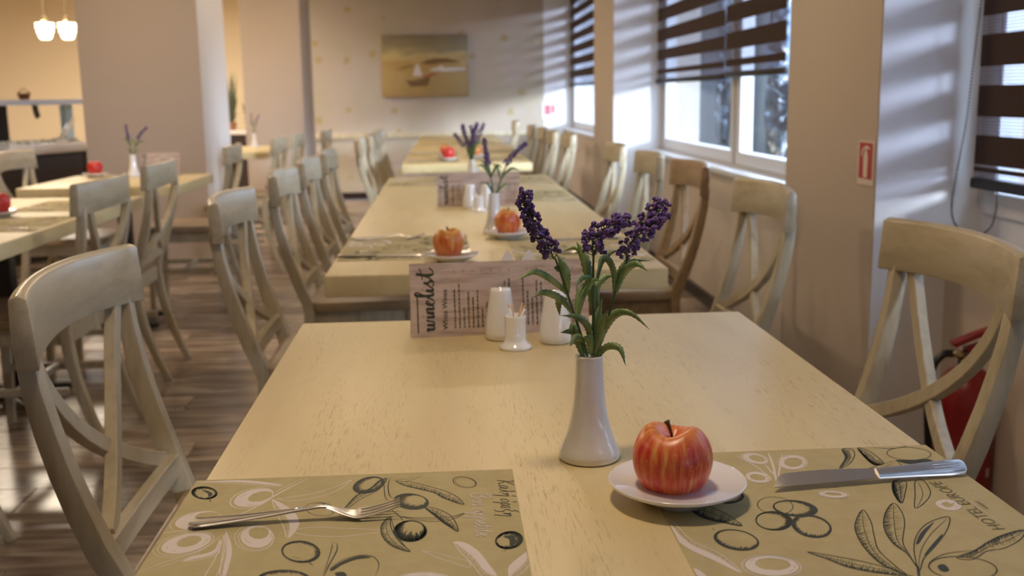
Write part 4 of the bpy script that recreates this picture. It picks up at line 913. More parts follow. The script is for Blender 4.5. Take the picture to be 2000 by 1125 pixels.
BOX = [((ML/2-.001, 0, 0), (1, 0, 0)), ((1e-3-ML/2, 0, 0), (-1, 0, 0)), ((0, MW/2-.001, 0), (0, 1, 0)), ((0, .001-MW/2, 0), (0, -1, 0))]
def placemat_proto(split):
    r = empty('placemat', (0, 0, 0))
    MB().box(-ML/2, ML/2, -MW/2, MW/2, .0001, .0004).build('paper_sheet', M['mat'], r)
    pr_ = MB()
    clipped(artL, BOX+[((split, 0, 0), (1, 0, 0))], pr_); clipped(artR, BOX+[((split, 0, 0), (-1, 0, 0))], pr_)
    o = pr_.build('olive_print', [M['ink'], M['white_ink'], M['mat'], M['ink2']], r)
    o['kind'] = 'stuff'; return r
PML, PMR = placemat_proto(.04), placemat_proto(-.10)
GM = 'paper placemats printed with olive branches'
def mat(x, y, side, label, rot=0):
    # local +x = reading direction, local +y = top of mat (away from the sitter)
    return again(PML if side == 'L' else PMR, (x, y, TZ), (-PI/2 if side == 'L' else PI/2)+rot, label, 'placemat', GM)
mat(-.274+MW/2, 1.095-ML/2, 'L', 'olive-green placemat under the fork in the near left corner')
mat(.539-MW/2, 1.125-ML/2, 'R', 'olive-green placemat under the knife and saucer at near right, hotel name on it')
mat(-.28+MW/2, 3.12-.27, 'L', 'placemat at the near left corner of the middle table, beside a saucer and apple', .01)
mat(.505-MW/2, 2.965-ML/2, 'R', 'placemat at the near right corner of the middle table', 0)
mat(-.27+MW/2, 5.10, 'L', 'placemat at the far left corner of the middle table')
mat(.50-MW/2, 5.08, 'R', 'placemat at the far right corner of the middle table')
mat(.50-MW/2, 4.25, 'R', 'placemat on the right of the middle table, level with its wine card')
mat(-.25+MW/2, 6.75, 'L', 'placemat at the near left corner of the third table')
mat(-.25+MW/2, 7.65, 'L', 'placemat on the left of the third table, second from the front')
mat(.51-MW/2, 6.80, 'R', 'placemat at the near right corner of the third table')
mat(.51-MW/2, 7.75, 'R', 'placemat on the right of the third table, second from the front')
mat(-1.30-MW/2, 3.62, 'R', 'placemat on the left table beside the red apple')
mat(-1.30-MW/2, 4.25, 'R', 'placemat on the left table, its farthest one')

# ------------------------------------------------------------------ cutlery
def fork():
    r = empty('fork', (0, 0, 0)); L_ = .2
    def zc(x):
        t = x/L_
        if t < .62: return .0030+.0095*(t/.62)**1.7
        if t < .80: u = (t-.62)/.18; return .0125-.0090*(3*u*u-2*u**3)
        return .0035+.0090*((t-.8)/.2)**1.5
    def strip(name, xs, wf, th):
        vs = []; q = 7
        for x in xs:
            w = wf(x)/2
            for k in range(q):
                a = PI*k/(q-1); vs.append((x, -w*math.cos(a), zc(x)+th*math.sin(a)*.9))
            for k in (1,): pass
            vs.append((x, 0, zc(x)-th*.25))
        n = q+1; fs = []
        for i in range(len(xs)-1):
            for k in range(n): k2 = (k+1) % n; fs.append((i*n+k, i*n+k2, (i+1)*n+k2, (i+1)*n+k))
        fs.append(tuple(range(n-1, -1, -1))); fs.append(tuple((len(xs)-1)*n+k for k in range(n)))
        return MB().add(vs, fs).build(name, M['steel'], r, smooth='auto')
    def hwid(x):
        t = x/.13
        if t < .05: return .012+.010*(t/.05)
        return .022-.0145*min(1, (t-.05)/.70)**.75
    strip('handle', [.13*i/20 for i in range(21)], hwid, .0028)
    for s in (-1, 1):
        ribs = [(x, s*(hwid(x)/2-.0028), zc(x)+.0025) for x in [.006+.1*i/14 for i in range(15)]]
        MB().tube(ribs, .0006, 6).build('handle_bead', M['steel'], r, smooth=True)
    def headw(x):
        t = (x-.128)/.034; return .0072+(.0262-.0072)*min(1, max(0, t))**1.1 if t < 1 else .0262
    strip('head', [.128+.034*i/10 for i in range(11)], headw, .0014)
    for k in range(4):
        y = -.0106+k*.00707
        P = [(x, y*(1-.08*(x-.16)/.04), zc(x)+.0005) for x in [.159+.041*i/8 for i in range(9)]]
        MB().sweep(P, lambda i: .0041-.0002*i if i < 7 else .0014, .0016, (0, 0, 1)).build('tine', M['steel'], r, bevel=.0004, seg=1)
    return r
def knife():
    r = empty('knife', (0, 0, 0)); L_ = .215
    P = [(x, 0, .0035) for x in (0, .003, .02, .06, .1)]
    W_ = [.012, .019, .0195, .016, .0135]
    m = MB(); vs = []; q = 10
    for (x, y, z), w in zip(P, W_):
        for k in range(q): a = 2*PI*k/q; vs.append((x, w/2*math.cos(a), z+.0032*math.sin(a)))
    fs = [(i*q+k, i*q+(k+1) % q, (i+1)*q+(k+1) % q, (i+1)*q+k) for i in range(4) for k in range(q)]+[tuple(range(q-1, -1, -1)), tuple(4*q+k for k in range(q))]
    m.add(vs, fs).build('handle', M['steel'], r, smooth='auto')
    for s in (-1, 0, 1): MB().tube([(.006+.085*i/8, s*(.0035-.00015*i), .0064-.0001*i) for i in range(9)], .0006, 6).build('handle_bead', M['steel'], r, smooth=True)
    # blade with a curved edge and rounded tip
    n = 16; vs = []
    for i in range(n+1):
        t = i/n; x = .098+.117*t; lo = -.0045-.0065*math.sin(PI*min(1, t*1.25)/1.0)**.7*(1 if t < .8 else 1) if t < .8 else -.0045-.0065*0-.0035*(1-(t-.8)/.2)
        lo = -.0055-.0055*math.sin(PI*t*.62+.25); hi = .0060
        if t > .86: k = (t-.86)/.14; lo = lo+(hi-.002-lo)*k**2.2
        vs += [(x, lo, .0030), (x, hi, .0046), (x, hi, .0030), (x, lo, .0028)]
    fs = [(4*i+k, 4*i+(k+1) % 4, 4*i+4+(k+1) % 4, 4*i+4+k) for i in range(n) for k in range(4)]+[(3, 2, 1, 0), (4*n, 4*n+1, 4*n+2, 4*n+3)]
    MB().add(vs, fs).build('blade', M['steel'], r, smooth='auto')
    return r
FK, KN = fork(), knife()
def lay_on(proto, p0, p1, label, cat, group, h=.0005):
    p0 = Vector(p0); p1 = Vector(p1); d = p1-p0
    return again(proto, (p0.x, p0.y, TZ+h), math.atan2(d.y, d.x), label, cat, group)
a0, a1 = at(370, 1030, z=TZ), at(778, 1006, z=TZ)
lay_on(FK, a0, a1, 'silver fork lying on the near left placemat', 'fork', 'forks')
b0, b1 = at(1880, 925, z=TZ), at(1508, 958, z=TZ)
_k = lay_on(KN, b0, b1, 'silver dinner knife lying on the near right placemat', 'knife', 'knives', .0062); _k.rotation_euler.x = -.62
lay_on(FK, at(693, 470, z=TZ), at(800, 466, z=TZ), 'silver fork on the front left placemat of the middle table', 'fork', 'forks')
lay_on(KN, at(660, 503, z=TZ), at(822, 501, z=TZ), 'silver knife on the front left placemat of the middle table', 'knife', 'knives')
lay_on(FK, (.47, 2.66, 0), (.27, 2.66, 0), 'silver fork on the front right placemat of the middle table', 'fork', 'forks')
lay_on(KN, (.48, 2.93, 0), (.265, 2.92, 0), 'silver knife on the front right placemat of the middle table', 'knife', 'knives')
lay_on(FK, (-1.34, 3.46, 0), (-1.54, 3.46, 0), 'silver fork on the left-hand table beside the red apple', 'fork', 'forks')

# ------------------------------------------------------------------ saucers and apples
def saucer():
    r = empty('saucer', (0, 0, 0))
    prof = [(0, .0), (.036, .0), (.038, .0035), (.045, .006), (.066, .0155), (.0710, .0185), (.0712, .0205), (.0695, .0208), (.064, .0180), (.048, .0105), (.040, .0075), (.036, .0068), (0, .0065)]
    prof = [(a*.957, b) for a, b in prof]
    MB().lathe(prof, 64).build('dish', M['plate'], r, smooth=True)
    MB().lathe([(.0665, .0200), (.0681, .0196), (.0685, .0205), (.0677, .0214), (.0665, .0210)], 64).build('rim', M['plate'], r, smooth=True)
    return r
def apple(matl=None):
    r = empty('apple', (0, 0, 0)); n = 40; mth = 48; vs = []; fs = []
    H = .078; Rm = .0403
    for i in range(n+1):
        u = PI*i/n
        rr = Rm*(math.sin(u)**.86)*(1+.10*math.cos(u))*1.0
        z = .040+ .041*math.cos(u)*(1-.0*u)
        z -= .017*math.exp(-(math.sin(u)*Rm/.0115)**2) if u < PI/2 else -.006*math.exp(-(math.sin(u)*Rm/.011)**2)
        for k in range(mth):
            a = 2*PI*k/mth; w = 1+.018*math.cos(5*a+.6)*(1 if u > PI/3 else .6)+.018*math.cos(2*a+1); zz = z+.0035*math.cos(a*2+.5)*math.exp(-(u-.5)**2/.2)
            vs.append((rr*w*math.cos(a), rr*w*math.sin(a), zz))
    for i in range(n):
        for k in range(mth): j = (k+1) % mth; fs.append((i*mth+k, i*mth+j, (i+1)*mth+j, (i+1)*mth+k))
    m = MB().add([(x, y, z-.040) for x, y, z in vs], fs)
    o = m.build('fruit_body', matl or M['apple'], r, smooth=True, loc=(0, 0, .040))
    me = o.data; bm = bmesh.new(); bm.from_mesh(me); bmesh.ops.remove_doubles(bm, verts=bm.verts, dist=1e-5); bm.to_mesh(me); bm.free()
    MB().tube([(0, 0, .062), (-.001, .0, .070), (-.004, 0, .079), (-.006, 0, .083)], [.0014, .0013, .0018, .0034], 10).build('stalk', M['apple_stalk'], r, smooth=True)
    return r
PLT, AP = saucer(), apple(); RA = apple(M['redapple'])
GP, GA = 'small white saucers under apples', 'apples on saucers'
pc = at(1323, 939, z=.765)
def plate_apple(p, lp, la, proto=None, d=(0, 0), rz=0):
    s = again(PLT, (p[0], p[1], TZ+.0005), 0, lp, 'saucer', GP)
    a_ = again(proto or AP, (p[0]+d[0], p[1]+d[1], TZ+.0078), rz, la, 'apple', GA)
    return s, a_
_, a1_ = plate_apple((.2225, .993), 'white saucer in the foreground overlapping the near right placemat', 'large red and yellow striped apple in the foreground', d=(-.0085, -.015), rz=-.3)
a1_.scale = (.95, .95, .94)
plate_apple(at(882, 511, z=TZ), 'white saucer at the front of the middle table above the wine card', 'orange-red apple at the front of the middle table, above the wine card', d=(-.006, 0), rz=1)
plate_apple(at(992, 465, z=TZ), 'white saucer beside the vase on the middle table', 'red-orange apple beside the vase on the middle table', d=(0, 0), rz=2.2)
plate_apple((.02, 6.72), 'white saucer under the red apple at the front of the third table', 'small red apple at the front left of the third table', RA)
plate_apple((.0, 7.20), 'white saucer farther left on the third table', 'orange apple just behind the small red one on the third table', rz=1.5)
plate_apple((.20, 7.0), 'white saucer right of the lavender on the third table', 'orange apple right of the far lavender bunch', rz=.5)
plate_apple(at(0, 424, z=TZ), 'white saucer cut off by the left edge of the picture', 'red apple cut off by the left edge of the picture', RA)
plate_apple(at(187, 346, z=TZ), 'white saucer on the small table before the square pillar', 'dark red apple on the small table before the square pillar', RA)

# ------------------------------------------------------------------ vases
def vase():
    r = empty('vase', (0, 0, 0)); H = .117
    outer = [(0, 0), (.0322, 0), (.0342, .002), (.0350, .0055), (.0345, .009), (.0318, .0150), (.0285, .022), (.0250, .032), (.0218, .044), (.0195, .057), (.0178, .070), (.0166, .086), (.0157, .102), (.0152, .113), (.0150, .1165), (.0142, .1178), (.0132, .1168), (.0136, .108), (.0145, .08), (.017, .05), (.0235, .02), (0, .015)]
    MB().lathe(outer, 56).build('body', M['porcelain'], r, smooth=True)
    MB().lathe([(.0143, .1155), (.0154, .1160), (.0156, .1172), (.0146, .1182), (.0134, .1172)], 56).build('rim', M['porcelain'], r, smooth=True)
    return r
VS = vase(); GV = 'white bell-shaped bud vases'
vx, vy = at(1151, 893, z=TZ).x, at(1151, 893, z=TZ).y
VP_ = []
def put_vase(p, label): VP_.append(p); return again(VS, (p[0], p[1], TZ), 0, label, 'vase', GV)
put_vase((vx, vy), 'white porcelain bud vase in the foreground beside the saucer')
v2 = at(966, 455, z=TZ); put_vase(v2, 'white bud vase on the middle table behind an apple')
v3 = (.118, 4.80); put_vase(v3, 'white bud vase on the middle table behind its wine card')
v4 = at(262, 345, z=TZ); put_vase(v4, 'white bud vase on the small table before the square pillar')
v5 = (-1.60, 9.1); put_vase(v5, 'white bud vase on the table behind the square pillar')

# ------------------------------------------------------------------ lavender
def lav(stems, spikes, leaves, seed, name='lavender_bunch'):
    """points are metres: x across, y depth, z up from the vase mouth"""
    rs = random.Random(seed); r = empty(name, (0, 0, 0))
    for P, w in stems:
        C = catmull(P, 8); n = len(C); MB().tube(C, [w*(1-.35*i/n) for i in range(n)], 8).build('stem', M['stem'], r, smooth=True)
    def blob(m, c, s):
        for _ in range(rs.choice((3, 4, 5))):
            d = Vector((rs.gauss(0, 1), rs.gauss(0, 1), rs.gauss(0, 1))).normalized(); v, f = MBico(1)
            q = c+d*s*.62; rr = s*rs.uniform(.55, .8)
            m.add([q+Vector((p.x*rr, p.y*rr, p.z*rr))*rs.uniform(.8, 1.2) for p in v], f)
    for P, wid, cnt in spikes:
        C = catmull(P, 12); m = MB(); ms = MB(); n = len(C)
        ms.tube(C, [.0011*(1-.5*i/n) for i in range(n)], 6)
        for k in range(cnt):
            t = (k+.5)/cnt; i = min(n-2, int(t*(n-1))); c = C[i]; T = (C[i+1]-C[i]).normalized()
            o1 = T.orthogonal().normalized(); an = k*2.399+rs.uniform(-.5, .5); d = o1*math.cos(an)+T.cross(o1)*math.sin(an)
            rad = wid*(1-.35*t)*rs.uniform(.55, 1.0); p = c+d*rad+T*rad*.6
            ms.tube([c, c+d*rad*.5+T*rad*.15, p], .00045, 5)
            blob(m, p, rs.uniform(.0026, .0037))
        m.build('flower_spike', M['purple'], r, smooth=True)['kind'] = 'stuff'; ms.build('spike_stalk', M['stem'], r, smooth=True)['kind'] = 'stuff'
    for P, w in leaves:
        C = catmull(P, 9); n = len(C); vs = []; fs = []
        side = Vector((rs.uniform(-.3, .3), 1, rs.uniform(-.3, .3)))
        for i in range(n):
            t = i/(n-1); T = (C[min(i+1, n-1)]-C[max(i-1, 0)]).normalized(); s = T.cross(side).normalized(); up = s.cross(T)
            hw_ = w/2*(.35+1.3*math.sin(PI*min(1, t*.93+.07))**.8)*(1-t**6)+.0001; sr = (1.16 if i % 2 else .9)
            a_ = s*hw_*.75*sr
            vs += [C[i]+a_+side*hw_*.45*1.0, C[i], C[i]-a_+side*hw_*.45, ]
        for i in range(n-1): fs += [(3*i, 3*i+1, 3*i+4, 3*i+3), (3*i+1, 3*i+2, 3*i+5, 3*i+4)]
        o = MB().add(vs, fs).build('leaf', M['leaf'], r, smooth=True)
        so = o.modifiers.new('thickness', 'SOLIDIFY'); so.thickness = .0005; so.offset = 0
    return r
mouth = Vector((vx, vy, TZ+.113))
rl = random.Random(3)
def LP(pts, depth0=0, depth1=None):
    "crop coordinates of the near bunch (scale 3.126) -> metres from the vase mouth"
    out_ = []; n = len(pts)
    for i, (x, y) in enumerate(pts):
        d = depth0 if depth1 is None else depth0+(depth1-depth0)*i/max(1, n-1)
        w = at(980+x/3.126, 360+y/3.126, Y=vy+d); out_.append(w-mouth)
    return out_
near = lav(
    stems=[(LP([(535, 1100), (510, 1000), (445, 800), (405, 680), (355, 530), (325, 450)], 0, -.01), .0016), (LP([(545, 1100), (555, 980), (560, 760), (558, 600), (560, 430)], .0, .0), .0018), (LP([(560, 1100), (590, 980), (640, 850), (690, 670), (730, 560), (765, 470)], .0, .015), .0016), (LP([(528, 1100), (500, 980), (470, 880), (440, 790)], .006, .006), .0012), (LP([(330, 500), (350, 530)], -.009, -.009), .0028)],
    spikes=[(LP([(318, 455), (285, 385), (240, 330), (205, 265), (170, 190), (140, 120), (150, 55)], -.010, -.014), .0115, 92),
            (LP([(556, 440), (558, 340), (600, 285), (650, 262), (705, 235), (775, 215)], .0, .01), .0125, 74),
            (LP([(762, 470), (765, 400), (810, 330), (870, 285), (920, 245), (955, 180), (975, 110)], .015, .02), .0125, 84),
            (LP([(860, 290), (930, 240), (1020, 190)], .016, .012), .005, 12), (LP([(800, 330), (850, 230), (850, 180)], .014, .02), .004, 8), (LP([(880, 270), (905, 200), (888, 130)], .018, .022), .004, 8),
            (LP([(560, 330), (540, 300), (510, 320), (515, 385)], .0, -.004), .004, 10), (LP([(570, 380), (600, 385), (612, 425)], .0, .004), .004, 8)],
    leaves=[(LP(p, a_, b_), w) for p, w, a_, b_ in (
        ([(400, 668), (300, 580), (200, 535), (95, 585)], .0055, -.006, -.03), ([(402, 665), (395, 560), (375, 490), (335, 425)], .0085, -.006, -.014), ([(440, 790), (360, 700), (260, 660), (190, 692)], .006, 0, -.03),
        ([(545, 1000), (530, 880), (470, 812), (358, 800)], .006, -.006, -.03), ([(510, 1070), (470, 970), (435, 880), (425, 840)], .009, .01, .02), ([(558, 770), (545, 600), (505, 440), (455, 350)], .009, 0, .02),
        ([(580, 590), (610, 480), (660, 425), (715, 400)], .004, 0, .03), ([(690, 668), (688, 540), (655, 465), (610, 452), (578, 560)], .0055, .01, -.02), ([(690, 670), (720, 560), (770, 480), (905, 465)], .006, .012, .03),
        ([(695, 670), (745, 545), (820, 485), (893, 532)], .007, .01, -.02), ([(572, 1050), (625, 900), (700, 800), (790, 790), (902, 885)], .007, 0, -.03), ([(640, 850), (680, 790), (740, 775), (800, 790)], .005, .01, .03),
        ([(572, 1065), (640, 995), (720, 1003), (756, 1105)], .0062, -.005, -.035), ([(560, 1050), (575, 870), (612, 700)], .0088, .008, .02), ([(570, 1050), (610, 880), (640, 770)], .0085, -.006, -.015),
        ([(460, 800), (470, 690), (520, 615), (640, 600)], .006, .004, .03), ([(590, 740), (585, 620), (640, 562), (705, 555)], .0055, .005, .03), ([(482, 945), (430, 900), (358, 905)], .005, .005, -.01), ([(505, 965), (455, 940), (415, 990)], .007, -.004, -.02),
        ([(400, 700), (350, 720), (352, 800)], .006, .004, .02), ([(560, 590), (500, 575), (450, 615)], .006, 0, -.03), ([(545, 1040), (535, 950), (500, 930)], .007, -.006, -.02), ([(470, 800), (500, 680), (560, 590), (600, 590)], .005, -.004, -.01),
        ([(540, 640), (535, 560), (470, 400), (370, 410)], .0055, .004, .03), ([(500, 1070), (455, 920), (440, 860)], .006, -.004, .0), ([(600, 980), (640, 830), (720, 780)], .006, .012, .03))],
    seed=5)
again(near, mouth, 0, 'purple artificial lavender sprigs with toothed green leaves in the foreground vase', 'flowers', 'artificial lavender bunches')
def V(*p): return Vector(p)
two = lav(stems=[([V(0, 0, -.02), V(-.006, 0, .04), V(-.014, 0, .09)], .0028), ([V(.002, 0, -.02), V(.02, 0, .04), V(.04, 0, .09)], .0028)],
          spikes=[([V(-.014, 0, .085), V(-.020, 0, .12), V(-.026, 0, .165)], .0095, 70), ([V(.035, 0, .085), V(.062, 0, .12), V(.098, 0, .15)], .0095, 70)],
          leaves=[([V(-.008, 0, .05), V(-.03, 0, .085), V(-.052, -.01, .085)], .006), ([V(-.008, 0, .05), V(.01, -.01, .085), V(.025, -.02, .08)], .006), ([V(.02, 0, .045), V(.05, 0, .075), V(.078, -.01, .07)], .006), ([V(.02, 0, .045), V(.012, .01, .08), V(-.004, .02, .09)], .006), ([V(0, 0, 0), V(-.015, 0, .03), V(-.03, 0, .04)], .006), ([V(.002, 0, 0), V(.03, 0, .03), V(.045, 0, .03)], .006), ([V(-.01, 0, .06), V(-.022, .01, .09), V(-.04, .02, .1)], .006)], seed=9)
again(two, (v2[0], v2[1], TZ+.113), 0, 'pair of lavender sprigs leaning apart in the vase on the middle table', 'flowers', 'artificial lavender bunches')
dense_st, dense_sp, dense_lf = [], [], []
rd = random.Random(4)
for k in range(7):
    a_ = -0.45+k*.13+rd.uniform(-.09, .09); e_ = V(math.sin(a_)*.075, rd.uniform(-.025, .025), .075+rd.uniform(-.015, .02)); t_ = e_+V(math.sin(a_)*.08, rd.uniform(-.02, .02), .070+rd.uniform(-.025, .03))
    dense_st.append(([V(0, 0, -.02), e_*.5+V(0, 0, .01), e_], .0025)); dense_sp.append(([e_*.85, (e_+t_)/2+V(rd.uniform(-.008, .008), 0, 0), t_], .012, 60))
    dense_lf.append(([e_*.3, e_*.6+V(.01, 0, .02), e_+V(.02*(-1)**k, .01, -.01)], .008)); dense_lf.append(([V(0, 0, 0), V(.01*(-1)**k, .01, .03), V(.022*(-1)**k, 0, .045)], .009))
dense = lav(dense_st, dense_sp, dense_lf, 12)
again(dense, (v3[0], v3[1], TZ+.113), 0, 'full bunch of lavender in the vase behind the second wine card', 'flowers', 'artificial lavender bunches')
o = copy_tree(two); o.location = (v4[0], v4[1], TZ+.113); o.scale = (.9, 1, 1); tag(o, 'two dark lavender sprigs in front of the square pillar', 'flowers', 'artificial lavender bunches')
o = copy_tree(two); o.location = (v5[0], v5[1], TZ+.113); o.scale = (.55, 1, 1.05); tag(o, 'far lavender sprigs on the table behind the square pillar', 'flowers', 'artificial lavender bunches')

# ------------------------------------------------------------------ shakers, toothpick cup, napkins
def shaker():
    r = empty('shaker', (0, 0, 0))
    prof = [(0, 0), (.0225, 0), (.0262, .003), (.0268, .012), (.0262, .025), (.0235, .045), (.0205, .062), (.0188, .074), (.0180, .082), (.0160, .0865), (0, .0875)]
    MB().lathe(prof, 44).build('body', M['porcelain'], r, smooth=True)
    m = MB()
    for k in range(5): a_ = 2*PI*k/5; m.lathe([(0, .0873), (.0009, .0873), (.0009, .0878), (0, .0878)], 8, (.006*math.cos(a_), .006*math.sin(a_), 0))
    m.build('pour_hole', M['black'], r)['kind'] = 'stuff'
    return r
def cup():
    r = empty('toothpick_holder', (0, 0, 0))
    MB().lathe([(0, 0), (.0255, 0), (.0265, .002), (.0262, .0045), (.024, .007), (.0190, .011), (.0172, .016), (.0168, .046), (.0172, .053), (.0165, .0545), (.0150, .0535), (.0146, .02), (0, .018)], 40).build('cup_body', M['porcelain'], r, smooth=True)
    rs = random.Random(2)
    for k in range(11):
        a_ = rs.uniform(0, 2*PI); q = rs.uniform(.004, .012); t = V(math.cos(a_)*(q+.004), math.sin(a_)*(q+.004), rs.uniform(.064, .076)); b = V(-math.cos(a_)*q*.5, -math.sin(a_)*q*.5, .02)
        w = k % 3 == 0
        MB().tube([b, t], .0009 if not w else .0016, 6).build('toothpick', M['napkin'] if w else M['toothpick'], r, smooth=True)
    return r
def napkins():
    r = empty('napkin_holder', (0, 0, 0))
    MB().box(-.05, .05, -.022, .022, 0, .006).box(-.045, .045, -.022, -.018, .006, .07).box(-.045, .045, .018, .022, .006, .07).build('holder', M['porcelain'], r, bevel=.003)
    for s in (-1, 1):
        for k in range(5):
            y0 = -.014+k*.006; c = s*.019
            MB().add([(c-.023, y0, .01), (c+.023, y0, .01), (c+.023, y0, .088), (c+.004, y0, .128-.002*k), (c-.002, y0, .128-.002*k), (c-.021, y0, .092)], [(0, 1, 2, 3, 4, 5)]).build('napkin', M['napkin'], r)
    return r
SK, CU, NP = shaker(), cup(), napkins()
again(SK, at(979, 661, z=TZ), 0, 'white porcelain shaker left of the toothpick holder, near wine card', 'shaker', 'white salt and pepper shakers')
again(SK, at(1085, 668, z=TZ), 0, 'white porcelain shaker behind the near lavender leaves', 'shaker', 'white salt and pepper shakers')
again(CU, at(1007, 680, z=TZ), 0, 'small white footed toothpick holder in front of the near wine card', 'toothpick holder', 'toothpick holders')
again(NP, at(1013, 640, z=TZ)+Vector((0.004, .07, 0)), 0, 'white napkins peeping over the near wine card', 'napkins', 'napkin holders')
again(SK, at(918, 407, z=TZ), 0, 'white shaker left of the toothpick holder, far wine card', 'shaker', 'white salt and pepper shakers')
again(SK, at(950, 407, z=TZ), 0, 'white shaker right of the toothpick holder, far wine card', 'shaker', 'white salt and pepper shakers')
again(CU, at(935, 413, z=TZ), 0, 'small white toothpick holder in front of the far wine card', 'toothpick holder', 'toothpick holders')
n2 = again(NP, at(940, 397, z=TZ)+Vector((.01, .12, 0)), 0, 'white napkins peeping over the far wine card', 'napkins', 'napkin holders')

# ------------------------------------------------------------------ wine cards
script = [  # brush lettering, unit = x-height 1; one polyline per stroke
    [(0, .75), (.10, 1), (.22, .92), (.20, .3), (.34, .02), (.55, .25), (.66, .95), (.64, .3), (.80, .02), (1.0, .3), (1.08, .95), (1.2, .85)],
    [(1.35, .3), (1.45, .95), (1.42, .35), (1.52, .02), (1.75, .35)], [(1.5, 1.38), (1.54, 1.46)],
    [(1.75, .35), (1.9, .95), (1.86, .02), (1.9, .5), (2.15, 1.0), (2.3, .8), (2.26, .25), (2.38, .02), (2.6, .3)],
    [(2.6, .3), (2.85, .55), (3.1, .85), (2.95, 1.02), (2.72, .75), (2.72, .2), (2.95, 0), (3.25, .25), (3.45, .9)],
    [(3.25, .25), (3.6, 1.1), (3.95, 2.1), (3.85, 2.45), (3.65, 2.1), (3.62, .6), (3.75, .02), (4.0, .25)],
    [(4.0, .3), (4.15, .95), (4.12, .35), (4.24, .02), (4.5, .35)], [(4.22, 1.4), (4.26, 1.48)],
    [(4.45, .3), (4.75, .8), (4.95, 1.2), (4.85, .8), (5.1, .4), (5.0, .02), (4.7, .0), (4.6, .2)], [(5.05, .1), (5.4, .5), (5.7, 1.3)],
    [(5.85, 2.2), (5.72, 1.2), (5.72, .3), (5.9, 0), (6.25, .2), (6.4, .55)], [(5.25, 1.45), (5.8, 1.5), (6.4, 1.75)]]
def card():
    Wd, Hd = .305, .125
    r = empty('wine_card', (0, 0, 0))
    lean = .12
    fr = MB().box(-Wd/2, Wd/2, -.0004, .0004, 0, Hd).build('front_panel', M['menu'], r, rot=(-lean, 0, 0), loc=(0, -.022, 0))
    MB().box(-Wd/2, Wd/2, -.0004, .0004, 0, Hd-.001).build('back_panel', M['menu'], r, rot=(lean, 0, 0), loc=(0, .009, 0))
    # printed face: local x right, z up, the writing runs upwards
    ink = MB(); rs = random.Random(8)
    def conv(start):
        for i in range(start, len(ink.v)): x, y, z = ink.v[i]; ink.v[i] = (x, -.0010-z, y)
    for st in script:
        P = [(-Wd/2+.036-(q[1])*.0132+.004, .010+q[0]*.0167) for q in st]
        C = catmull([p+(0,) for p in P], 7); n = len(C)
        def wf(t, C=C, n=n):
            i = min(n-2, int(t*(n-1))); d = C[i+1]-C[i]; up = abs(d.x)/(d.length+1e-9)
            return .0014+.0030*(up if d.x > 0 else up*.3)
        s_ = len(ink.v); ribbon(ink, C, wf); conv(s_)
    s_ = len(ink.v); text_into(ink, 'White Wines', .0125, Matrix.Translation((-Wd/2+.062, .012, 0))@Matrix.Rotation(PI/2, 4, 'Z'), 0); conv(s_)
    x = -Wd/2+.068; k = 0
    lens = [.062, .070, .035, .060, .052, .060, .030, .042, .036, .050, .045, .075, .078, .0, .0, .078, .060, .045, .070, .074, 0, 0, 0, .05, .06, .066, .04, .07, .05]
    for L_ in lens:
        x += .0078
        if x > Wd/2-.012: break
        y = .014; 
        while y < .014+L_:
            w = rs.uniform(.003, .008); q = [(x, y, 0), (x, min(y+w, .014+L_), 0)]
            y0_ = y; s_ = len(ink.v); yy = y
            while yy < y+w-.0008:      # tiny upright marks as in small print
                h_ = rs.uniform(.0018, .0034); ink.add([(x-h_, yy, 0), (x, yy, 0), (x, yy+.0008, 0), (x-h_, yy+.0008, 0)], [(0, 1, 2, 3)]); yy += .00135
            ink.add([(x-.0008, y, 0), (x-.0002, y, 0), (x-.0002, y+w, 0), (x-.0008, y+w, 0)], [(0, 1, 2, 3)])
            conv(s_); y += w+.0012
        if L_ and k % 2 == 0:
            s_ = len(ink.v); ribbon(ink, [(x-.003, .108), (x, .1085), (x-.002, .111), (x, .112)], .0006); conv(s_)
        k += 1
    s_ = len(ink.v)
    for j in range(30): ink.add([(-Wd/2+.0105, .008+j*.0021, 0), (-Wd/2+.0130, .008+j*.0021, 0), (-Wd/2+.0130, .0092+j*.0021, 0), (-Wd/2+.0105, .0092+j*.0021, 0)], [(0, 1, 2, 3)])
    conv(s_)
    ink.build('lettering', M['ink'], fr)['kind'] = 'stuff'
    return r
CD = card()
m0, m1 = at(800, 662, z=TZ), at(1150, 643, z=TZ)
again(CD, ((m0.x+m1.x)/2, (m0.y+m1.y)/2+.02, TZ), math.atan2(m1.y-m0.y, m1.x-m0.x)*.6, 'wine list card with a board-pattern print standing behind the near shakers', 'menu', 'wine list cards')
m0, m1 = at(858, 405, z=TZ), at(1012, 401, z=TZ)
again(CD, ((m0.x+m1.x)/2, (m0.y+m1.y)/2+.02, TZ), 0, 'wine list card farther back on the middle table', 'menu', 'wine list cards')
o = again(CD, at(312, 344, z=TZ)+Vector((0, .05, 0)), 0, 'wine list card on the small table before the square pillar', 'menu', 'wine list cards'); o.scale = (.68, 1, 1)

